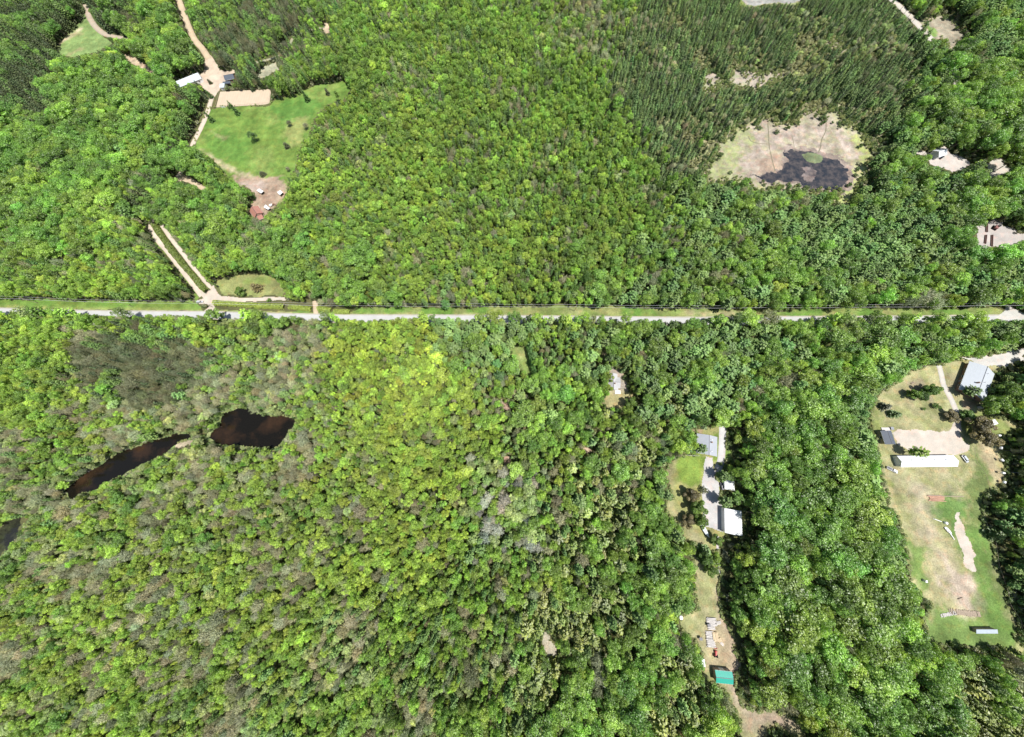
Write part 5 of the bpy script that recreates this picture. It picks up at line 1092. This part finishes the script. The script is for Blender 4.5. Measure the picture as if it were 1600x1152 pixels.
# retry at the clearings' edges with smaller trees
sm = ~ok; Hs = Hh * .55; Rs = Rr * .6
ok2 = sm & ~mg & ~gapb & ~blocked(X, Y, Hs, Rs); Hh = np.where(ok2, Hs, Hh); Rr = np.where(ok2, Rs, Rr); ok |= ok2
# thin out so that crowns touch but do not swallow each other
order = RNG.permutation(np.where(ok)[0]); order = order[np.argsort(-(Rr[order] + RNG.random(len(order)) * 1.6 + 9 * (order >= m0)))]
cell = 6.0; gridh = {}; keep = []
for i in order.tolist():
    x, y, r = X[i], Y[i], Rr[i]; cx, cy = int(x // cell), int(y // cell); good = True
    R1 = 2
    for dx in range(-R1, R1 + 1):
        for dy in range(-R1, R1 + 1):
            for (qx, qy, qr) in gridh.get((cx + dx, cy + dy), ()):
                d = (r + qr) * .57
                if (x - qx) ** 2 + (y - qy) ** 2 < d * d: good = False; break
            if not good: break
        if not good: break
    if good: gridh.setdefault((cx, cy), []).append((x, y, r)); keep.append(i)
keep = np.array(keep); X, Y, PX, PY, kind, tnt, Hh, Rr = (q[keep] for q in (X, Y, PX, PY, kind, tnt, Hh, Rr))
ROT = RNG.uniform(0, 6.283, len(X)); VAR = RNG.integers(0, 12, len(X))
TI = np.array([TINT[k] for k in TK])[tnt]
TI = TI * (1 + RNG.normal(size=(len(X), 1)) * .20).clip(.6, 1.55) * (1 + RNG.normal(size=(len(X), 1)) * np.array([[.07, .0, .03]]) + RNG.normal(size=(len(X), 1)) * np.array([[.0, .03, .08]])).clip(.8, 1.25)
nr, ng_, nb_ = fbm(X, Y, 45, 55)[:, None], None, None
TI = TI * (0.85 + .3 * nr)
print('TREES', len(X), {k: int((kind == i).sum()) for i, k in enumerate(KINDS)})

# ------------------------------------------------------------------ building single trees
NAMES = {'broad': 'broadleaf_tree', 'poplar': 'broadleaf_tree', 'lawn': 'broadleaf_tree', 'spruce': 'spruce_tree', 'pine': 'pine_tree', 'cedar': 'cedar_tree', 'bare': 'bare_tree', 'shrub': 'shrub'}
def put_tree(kindname, x, y, h, r, rot, var, tint, label, cat, group=None, z=0.0):
    src = SRC[kindname]; crown, trunk, H0, R0 = src[var % len(src)]
    t = bpy.data.objects.new(NAMES[kindname], None); t.empty_display_size = 1.0; COL.objects.link(t)
    t.location = (float(x), float(y), z); t.rotation_euler = (0, 0, float(rot)); t.scale = (float(r / R0), float(r / R0), float(h / H0))
    tag(t, label, cat, group)
    c = bpy.data.objects.new('crown' if kindname != 'shrub' else 'foliage', crown); COL.objects.link(c); c.parent = t
    c['tint'] = [float(q) for q in tint]
    k = bpy.data.objects.new('trunk' if kindname != 'shrub' else 'stem', trunk); COL.objects.link(k); k.parent = t
    return t
TW = {'Y': 'yellow-green', 'y': 'bright green', 'm': 'mid green', 'd': 'deep green', 'P': 'grey-green', 'S': 'dark green', 'C': 'olive', 'T': 'grey-brown', 'K': 'dark grey-brown', 'H': 'pale green', 'W': 'whitish', 'B': 'blue-green', 'M': 'brownish', 'X': 'blackish green'}
KW = {'broad': ('leafy tree', 'round'), 'poplar': ('leafy tree', 'narrow'), 'spruce': ('spruce', 'slim'), 'pine': ('pine', 'starry'), 'cedar': ('cedar', 'dense'), 'bare': ('tree', 'half-bare')}
FAM = {'broad': 'broad', 'poplar': 'broad', 'spruce': 'spruce', 'pine': 'pine', 'cedar': 'cedar', 'bare': 'bare'}
LIMIT = {'broad': 300, 'pine': 300, 'spruce': 300, 'cedar': 300, 'bare': 300}
fam = np.array([FAM[KINDS[k]] for k in kind])
vx, vy, vz = X, Y, CAMH - Hh * .7
dist = np.sqrt(vx ** 2 + vy ** 2 + vz ** 2); size = Rr / dist * (.7 + .3 * Hh / 15)
inside = (PX > 5) & (PX < W_ - 5) & (PY > 5) & (PY < H_ - 5); size = np.where(inside, size, size * .01)
single = np.zeros(len(X), bool)
for f, lim in LIMIT.items():
    idx = np.where((fam == f) & inside)[0]
    if len(idx) > lim: idx = idx[np.argsort(-size[idx])[:lim]]
    single[idx] = True
LM = [((395, 680), 'dark pond'), ((200, 725), 'dark stream arm'), ((640, 610), 'brightest stand'), ((808, 560), 'narrow green glade'), ((960, 595), 'grey cottage'),
      ((1105, 695), 'bungalow'), ((1148, 815), 'white workshop'), ((1132, 1060), 'green shed'), ((1112, 990), 'lumber piles'), ((1430, 616), 'lawn trees'), ((1385, 684), 'dark cabin'),
      ((1522, 595), 'large grey house'), ((1450, 721), 'long white barn'), ((1511, 850), 'stone strip'), ((1540, 986), 'long shelter'), ((1240, 270), 'bog pool'),
      ((315, 468), 'lane entrance'), ((380, 153), 'sand arena'), ((405, 330), 'red barn'), ((1560, 370), 'depot yard'), ((1480, 250), 'quarry yard'), ((750, 496), 'road middle'), ((1020, 497), 'widest bare road'),
      ((120, 60), 'hill field'), ((1582, 490), 'side road'), ((1160, 125), 'pale bog strip'), ((856, 1010), 'small bare patch'), ((1200, 1120), 'bottom track bend')]
SECT = ['right of', 'below and right of', 'below', 'below and left of', 'left of', 'above and left of', 'above', 'above and right of']
ORD = ['nearest', 'second nearest', 'third nearest', 'fourth nearest', 'fifth nearest', 'sixth nearest', 'seventh nearest', 'eighth nearest', 'ninth nearest', 'tenth nearest']
lmx = np.array([q[0][0] for q in LM]); lmy = np.array([q[0][1] for q in LM])
dd = np.hypot(PX[:, None] - lmx, PY[:, None] - lmy); near = dd.argmin(1); dn = dd.min(1)
sec = (np.round(np.arctan2(PY - lmy[near], PX - lmx[near]) / (math.pi / 4)).astype(int)) % 8
shape_id = kind * 100 + tnt
rank = np.zeros(len(X), int); seen = {}
for i in np.argsort(dn).tolist():
    if not inside[i]: rank[i] = 999; continue
    key = (int(near[i]), int(sec[i]), int(shape_id[i])); rank[i] = seen.get(key, 0); seen[key] = rank[i] + 1
for i in np.where(single)[0].tolist():
    kn = KINDS[kind[i]]; tw = TW[TK[tnt[i]]]; noun, shp = KW[kn]; lmn = LM[near[i]][1]
    if rank[i] < 10:
        put_tree(kn, X[i], Y[i], Hh[i], Rr[i], ROT[i], int(VAR[i]), TI[i], f"{shp} {tw} {noun}, {ORD[rank[i]]} {SECT[sec[i]]} the {lmn}", 'tree', f"{noun}s in the woods")
    else:
        lab = f"{shp} {tw} {noun} farther {SECT[sec[i]]} the {lmn}"
        put_tree(kn, X[i], Y[i], Hh[i], Rr[i], ROT[i], int(VAR[i]), TI[i], lab, 'tree', f"{shp} {tw} {noun}s {SECT[sec[i]]} the {lmn}")

# ------------------------------------------------------------------ the rest of the forest
def gn_scatter(name, x, y, h, r, rot, var, tint, kinds, z=0.0):
    """one object: points that carry instances of the source trees of each kind (geometry nodes)"""
    srcs = []; coll = bpy.data.collections.new(name + '_sources'); base = {}
    for kn in sorted(set(kinds)):
        base[kn] = len(srcs)
        for (crown, trunk, H0, R0) in SRC[kn]: srcs.append((crown, trunk, H0, R0))
    for i, (crown, trunk, H0, R0) in enumerate(srcs):
        me = crown.copy(); me.name = f'{name}_source'
        # join crown and trunk
        nv = len(crown.vertices); 
        vs_ = [v.co[:] for v in crown.vertices] + [v.co[:] for v in trunk.vertices]
        fs_ = [list(p.vertices) for p in crown.polygons] + [[q + nv for q in p.vertices] for p in trunk.polygons]
        lv = np.zeros(len(crown.polygons)); crown.attributes['leafvar'].data.foreach_get('value', lv)
        bpy.data.meshes.remove(me)
        me = bpy.data.meshes.new(f'{name}_source'); me.from_pydata(vs_, [], fs_)
        me.materials.append(crown.materials[0]); me.materials.append(trunk.materials[0])
        at = me.attributes.new('leafvar', 'FLOAT', 'FACE'); at.data.foreach_set('value', np.concatenate([lv, np.full(len(trunk.polygons), .5)]))
        me.polygons.foreach_set('material_index', [0] * len(crown.polygons) + [1] * len(trunk.polygons)); me.update()
        o = bpy.data.objects.new(f'{name}_src_{i:03d}', me); coll.objects.link(o)
    n = len(x); which = np.zeros(n, int); sc_ = np.zeros((n, 3))
    for kn in set(kinds):
        k = np.where(np.array(kinds) == kn)[0]; L = SRC[kn]; v = var[k] % len(L); which[k] = base[kn] + v
        H0 = np.array([q[2] for q in L])[v]; R0 = np.array([q[3] for q in L])[v]
        sc_[k, 0] = sc_[k, 1] = r[k] / R0; sc_[k, 2] = h[k] / H0
    me = bpy.data.meshes.new(name); me.from_pydata(np.stack([x, y, np.full(n, z)], -1).tolist(), [], [])
    a = me.attributes.new('pick', 'INT', 'POINT'); a.data.foreach_set('value', which.astype(np.int32))
    a = me.attributes.new('sizes', 'FLOAT_VECTOR', 'POINT'); a.data.foreach_set('vector', sc_.ravel())
    a = me.attributes.new('turn', 'FLOAT_VECTOR', 'POINT'); a.data.foreach_set('vector', np.stack([np.zeros(n), np.zeros(n), rot], -1).ravel())
    a = me.attributes.new('tint', 'FLOAT_VECTOR', 'POINT'); a.data.foreach_set('vector', tint.ravel())
    o = bpy.data.objects.new(name, me); COL.objects.link(o)
    ng = bpy.data.node_groups.new(name, 'GeometryNodeTree')
    ng.interface.new_socket('Geometry', in_out='INPUT', socket_type='NodeSocketGeometry'); ng.interface.new_socket('Geometry', in_out='OUTPUT', socket_type='NodeSocketGeometry')
    gi = ng.nodes.new('NodeGroupInput'); go = ng.nodes.new('NodeGroupOutput')
    ci = ng.nodes.new('GeometryNodeCollectionInfo'); ci.inputs['Collection'].default_value = coll; ci.inputs['Separate Children'].default_value = True; ci.inputs['Reset Children'].default_value = True
    ip = ng.nodes.new('GeometryNodeInstanceOnPoints'); ip.inputs['Pick Instance'].default_value = True
    def na(nm, typ):
        q = ng.nodes.new('GeometryNodeInputNamedAttribute'); q.data_type = typ; q.inputs['Name'].default_value = nm; return q.outputs['Attribute']
    L = ng.links.new
    L(gi.outputs[0], ip.inputs['Points']); L(ci.outputs[0], ip.inputs['Instance']); L(na('pick', 'INT'), ip.inputs['Instance Index'])
    L(na('turn', 'FLOAT_VECTOR'), ip.inputs['Rotation']); L(na('sizes', 'FLOAT_VECTOR'), ip.inputs['Scale']); L(ip.outputs[0], go.inputs[0])
    md = o.modifiers.new('scatter', 'NODES'); md.node_group = ng
    struct(o, 'stuff'); return o
rest = np.where(~single)[0]
LAB = {'broad': ('broadleaf_forest', 'continuous leafy forest canopy of many greens', 'forest'), 'pine': ('pine_forest', 'grey-green pine forest canopy', 'forest'), 'spruce': ('spruce_forest', 'dark slim spruces packed over the bog forest', 'forest'), 'cedar': ('cedar_forest', 'olive cedar thicket canopy', 'forest'), 'bare': ('bare_thicket', 'grey-brown half-bare trees scattered through the woods', 'forest')}
for f in ('broad', 'pine', 'spruce', 'cedar', 'bare'):
    k = rest[fam[rest] == f]
    if len(k) == 0: continue
    o = gn_scatter(LAB[f][0], X[k], Y[k], Hh[k], Rr[k], ROT[k], VAR[k], TI[k], [KINDS[q] for q in kind[k]])
    tag(o, LAB[f][1], LAB[f][2])
# undergrowth between and below the trees
ux, uy, upx, upy = candidates(3.1, 21)
uh = RNG.uniform(1.4, 3.2, len(ux)); ur = RNG.uniform(1.2, 2.1, len(ux))
k = ~blocked(ux, uy, uh, ur, 1, shadow=False); ux, uy, uh, ur = ux[k], uy[k], uh[k], ur[k]
k = RNG.random(len(ux)) < .9; ux, uy, uh, ur = ux[k], uy[k], uh[k], ur[k]
a = RNG.random((len(ux), 1)); ut = np.array((.08, .15, .035)) * a + np.array((.15, .20, .06)) * (1 - a)
g2 = RNG.random(len(ux)) < .18; ut[g2] = np.array(TINT['T']) * .9; qx_, qy_ = proj(ux, uy, 0 * ux); g3 = (stand_at(qx_, qy_) == LET.index('s')) & (fbm(ux, uy, 26, 717) < .36); ut[g3] = np.array((.34, .35, .18)) * (.8 + .4 * RNG.random((int(g3.sum()), 1)))
o = gn_scatter('undergrowth', ux, uy, uh, ur, RNG.uniform(0, 6.28, len(ux)), RNG.integers(0, 12, len(ux)), ut, ['shrub'] * len(ux)); tag(o, 'low green bushes filling the gaps under the trees', 'undergrowth')

# low growth creeping in from the edges of the clearings
ex, ey, er, eh, et = [], [], [], [], []
for poly, band, dens in LC_RIM:
    wx0, wy0 = min(a for a, b in poly) - 2, min(b for a, b in poly) - 2; wx1, wy1 = max(a for a, b in poly) + 2, max(b for a, b in poly) + 2
    n_ = int((wx1 - wx0) * (wy1 - wy0) * dens * .35); qx = RNG.uniform(wx0, wx1, n_); qy = RNG.uniform(wy0, wy1, n_)
    d = segdist(qx, qy, poly + [poly[0]]); k = (d < band * RNG.random(n_) ** 1.3) & (fbm(qx, qy, 12, 333) > .36)
    if poly in (POND, CHAN): k &= ~inpoly(qx, qy, poly)
    for a_, b_ in zip(qx[k], qy[k]):
        w0 = P(a_, b_); pal = poly in (LC_RIM[0][0], LC_RIM[1][0], LC_RIM[2][0]); s_ = RNG.uniform(.5, 1.15) * (1.15 if pal else 1)
        ex.append(w0[0]); ey.append(w0[1]); er.append(s_ * 1.1); eh.append(s_ * (2.0 if pal else 1.1)); u_ = RNG.random()
        et.append(np.array((.36, .38, .17)) * u_ + np.array((.20, .28, .08)) * (1 - u_))
ex, ey, er, eh, et = map(np.array, (ex, ey, er, eh, et)); print('EDGE', len(ex))
o = gn_scatter('edge_growth', ex, ey, eh, er, RNG.uniform(0, 6.28, len(ex)), RNG.integers(0, 12, len(ex)), et, ['shrub'] * len(ex)); tag(o, 'low tufts and seedlings along the clearing edges', 'undergrowth')

# ------------------------------------------------------------------ trees and bushes one can single out
LONE = [
 ('broad', 1094, 869, 7.5, 3.4, 'd', 'green tree at the top of the woodlot clearing, leftmost beside the footpath'),
 ('broad', 1104, 884, 7.0, 3.2, 'm', 'green tree left of the footpath, lowest of three above the woodlot clearing'),
 ('broad', 1110, 869, 7.0, 3.0, 'y', 'bright green tree touching the footpath at the top of the woodlot clearing'),  # kind, base px, base py, height, radius, tint, label
 ('spruce', 373, 179, 10.5, 2.2, 'B', 'slim dark spruce standing alone on the meadow just below the sand riding arena'),
 ('spruce', 333, 190, 7.5, 2.4, 'B', 'dark spruce at the left edge of the meadow beside the pale farm lane'),
 ('broad', 402, 221, 7.5, 3.6, 'B', 'blue-green bushy tree in the middle of the meadow, widest of the lone ones'),
 ('spruce', 482, 158, 8.0, 2.4, 'B', 'dark lone spruce on the upper right part of the meadow near its upper edge'),
 ('cedar', 513, 148, 5.0, 2.0, 'K', 'small brownish bush highest up on the right arm of the meadow'),
 ('poplar', 532, 160, 9.0, 2.6, 'm', 'green upright tree at the far right tip of the meadow'),
 ('bare', 455, 197, 4.5, 2.2, 'K', 'small dark bush right of mid meadow, left one of a side-by-side pair'),
 ('bare', 481, 202, 5.0, 2.2, 'T', 'grey-brown bush near the right meadow edge, right one of a side-by-side pair'),
 ('cedar', 450, 231, 4.5, 2.3, 'K', 'brownish bush on the right side of the meadow below the pair of bushes'),
 ('bare', 453, 268, 4.0, 1.6, 'T', 'thin reddish-grey sapling at the lower right edge of the meadow'),
 ('cedar', 412, 274, 3.2, 2.6, 'K', 'low dark spreading bush above the bare horse paddock'),
 ('cedar', 332, 153, 6.0, 2.0, 'B', 'dark upright shrub at the left corner of the sand arena'),
 ('broad', 381, 460, 6.0, 3.4, 'm', 'round green tree on the lawn beside the lane entrance'),
 ('cedar', 405, 452, 6.5, 3.2, 'M', 'dark reddish-green tree at the right of the entrance lawn'),
 ('shrub', 422, 470, 2.0, 1.6, 'd', 'small dark bush on the lawn edge just above the roadside hedge'),
 ('cedar', 330, 131, 3.5, 1.8, 'K', 'small dark round bush in the middle of the pale farm yard'),
 ('broad', 946, 592, 9.5, 3.2, 'Y', 'yellow-green tree crown hanging over the left side of the grey cottage'),
 ('broad', 945, 608, 8.5, 2.8, 'Y', 'yellow-green tree below the taller one left of the grey cottage'),
 ('broad', 982, 632, 9.0, 3.6, 'm', 'round green tree at the lower right edge of the cottage lawn'),
 ('broad', 1074, 772, 8.0, 3.6, 'M', 'dark purplish tree on the lawn below the bungalow'),
 ('broad', 1083, 790, 9.0, 3.8, 'm', 'bright green round tree left of the parking apron, upper of two'),
 ('broad', 1086, 810, 8.5, 3.4, 'm', 'green round tree left of the parking apron, lower of two'),
 ('shrub', 1098, 765, 2.6, 2.2, 'K', 'small dark purple bush at the left edge of the apron'),
 ('broad', 1070, 812, 6.5, 3.2, 'M', 'dark brownish tree behind the two green trees left of the apron'),
 ('pine', 1118, 742, 11.0, 3.2, 'P', 'grey-green pine leaning over the driveway just above the small white shed'),
 ('pine', 1121, 780, 11.0, 3.6, 'P', 'grey-green pine overhanging the apron below the small white shed'),
 ('pine', 1086, 700, 10.0, 3.4, 'P', 'pale grey-green pine covering the left part of the bungalow roof'),
 ('broad', 1114, 842, 6.0, 3.0, 'm', 'green shrubby tree below the parking apron by the parked boat'),
 ('cedar', 1097, 858, 6.5, 2.6, 'd', 'dark green tree at the corner of the footpath below the boat'),
 ('cedar', 1099, 668, 2.4, 1.3, 'd', 'tiny dark round bush at the upper end of the bungalow'),
 ('broad', 1416, 617, 6.5, 2.8, 'm', 'round green tree at the left end of the cluster on the paddock lawn'),
 ('broad', 1427, 620, 7.0, 3.0, 'd', 'round green tree in the left middle of the lawn cluster'),
 ('broad', 1437, 612, 7.5, 3.2, 'd', 'tallest dark green tree in the middle of the lawn cluster'),
 ('broad', 1447, 611, 7.0, 3.0, 'm', 'green tree at the right end of the lawn cluster'),
 ('cedar', 1377, 636, 5.0, 2.4, 'K', 'dark little conifer at the left edge of the house lawn, upper one'),
 ('cedar', 1392, 648, 5.0, 2.4, 'P', 'grey-green little conifer at the left edge of the house lawn, lower one'),
 ('shrub', 1458, 635, 2.8, 1.8, 'd', 'small dark green bush alone on the lawn right of the tree cluster'),
 ('shrub', 1441, 639, 1.4, 1.0, 'd', 'smallest dark bush low on the lawn below the tree cluster'),
 ('broad', 1479, 651, 4.5, 3.4, 'M', 'round dark brownish bush left of the garden path'),
 ('broad', 1502, 649, 5.0, 3.4, 'd', 'round bright-edged green bush right of the garden path'),
 ('broad', 1512, 664, 9.5, 5.0, 'M', 'big brownish maple beside the gravel yard, upper of two'),
 ('broad', 1518, 684, 9.5, 5.0, 'M', 'big dark brownish maple beside the gravel yard, lower of two'),
 ('pine', 1498, 613, 9.0, 3.6, 'P', 'pale grey-green pine in front of the large grey house roof'),
 ('pine', 1412, 706, 10.5, 3.6, 'y', 'yellowish-green pine over the left end of the long white barn'),
 ('broad', 1528, 634, 12.0, 5.4, 'm', 'large mid green tree at the right side of the large grey house'),
 ('broad', 1545, 616, 12.0, 5.0, 'm', 'large green tree right of the large grey house, further up'),
 ('cedar', 1545, 832, 5.5, 3.4, 'P', 'round pale green bush bulging into the right edge of the paddock'),
]
for i, (kn, bx, by, h, r, tn, lab) in enumerate(LONE):
    fr = 1.2 if by > 300 else 1.12
    if kn == 'broad' and by > 230: kn = 'lawn'
    p = P(bx, by); put_tree(kn, p[0], p[1], h * 1.1, r * fr, i * 1.3, i, np.array(TINT[tn]) * (.6 + .2 * random.random()), lab, 'bush' if (kn == 'shrub' or 'bush ' in lab or 'shrub ' in lab) else 'tree')
# dead pale trunk lying across the bank right of the pond etc.
def snag(name, a, b, h, label):
    pa = P(*a); mb = MB(); q = P(*b, h)
    mb.tube([(0, 0, 0), tuple((q - pa) * .5), tuple(q - pa)], [.28, .2, .05], 6)
    for s in (-1, 1, -1):
        t_ = random.uniform(.5, .85); c = (q - pa) * t_; mb.tube([tuple(c), tuple(c + np.array([s * 1.2, .6, .8]))], [.08, .02], 4)
    o = mb.build(name, MAT_PALEBARK); o.location = tuple(map(float, pa)); tag(o, label, 'dead tree')
snag('dead_tree', (359, 732), (372, 714), 4.0, 'bleached bare trunk leaning below the dark pond')
snag('dead_tree', (242, 457), (244, 458), 15.0, 'tall white bare trunk standing at the verge edge, nearer the road bend of the two')
snag('dead_tree', (284, 470), (283, 469), 12.0, 'white bare trunk standing just left of the lane entrance')
snag('dead_tree', (690, 655), (692, 640), 5.0, 'bleached trunk poking out of the bright woods right of centre left')

def hedge(pts, width, h, tint, label, seed):
    global RNG
    RNG = np.random.default_rng(seed); q = [P(*p)[:2] for p in pts]; Cs = []; 
    o0 = np.array(q[0]); L = 0; parts = []
    for a, b in zip(q[:-1], q[1:]):
        a = np.array(a); b = np.array(b); l = np.linalg.norm(b - a); n = int(l * width * 26); d = (b - a) / l; nn = np.array([-d[1], d[0]])
        t = RNG.random(n) * l; s = RNG.uniform(-.5, .5, n); z = np.sqrt(np.clip(1 - (2 * np.abs(s)) ** 3, 0, 1)) * h * (0.6 + .8 * fbm(t + a[0], s * width + a[1], 2.2, seed)) * RNG.uniform(.7, 1.05, n)
        c = a + d * t[:, None] + nn * (s * width)[:, None] - o0
        C = np.concatenate([c, z[:, None]], 1); N = np.concatenate([nn * (s * 2.2)[:, None], np.full((n, 1), .8)], 1) + RNG.normal(size=(n, 3)) * .4
        v, m = cards(C, N, RNG.uniform(.3, .65, n)); parts.append((v, m, np.clip(.5 + RNG.normal(size=n) * .2, 0, 1)))
    me = leafmesh('foliage', parts, MAT_LEAF); t_ = thing('hedge', label, 'hedge', (*o0, 0), 0, None)
    o = bpy.data.objects.new('foliage', me); COL.objects.link(o); o.parent = t_; o['tint'] = tint
    mb = MB()
    mb.tube([(0, 0, 0), (.1, 0, h * .7)], [.1, .04], 6)
    mb.build('stem', MAT_BARK, t_)
hedge([(243, 352), (256, 371), (272, 394), (290, 416), (306, 434), (319, 450), (327, 457)], 4.8, 4.0, (.22, .29, .07), 'long clipped olive hedge between the two pale farm lanes', 1)
hedge([(337, 474), (370, 476), (410, 479), (446, 480)], 4.6, 2.6, (.38, .47, .10), 'longest roadside hedge, right of the lane entrance', 2)
hedge([(453, 480), (470, 482), (488, 484)], 4.2, 2.6, (.38, .47, .10), 'short roadside hedge just left of the small gate drive', 3)
hedge([(498, 483), (508, 484), (519, 486)], 4.2, 2.6, (.38, .48, .11), 'shortest roadside hedge just right of the small gate drive', 4)
hedge([(524, 487), (536, 488), (548, 488)], 4.0, 2.4, (.36, .45, .10), 'roadside hedge furthest right, ending at the open verge', 5)
hedge([(820, 518), (826, 545), (834, 580), (842, 610)], 4.5, 7.0, (.12, .26, .06), 'tall dark hedge row along the right side of the glade', 6)
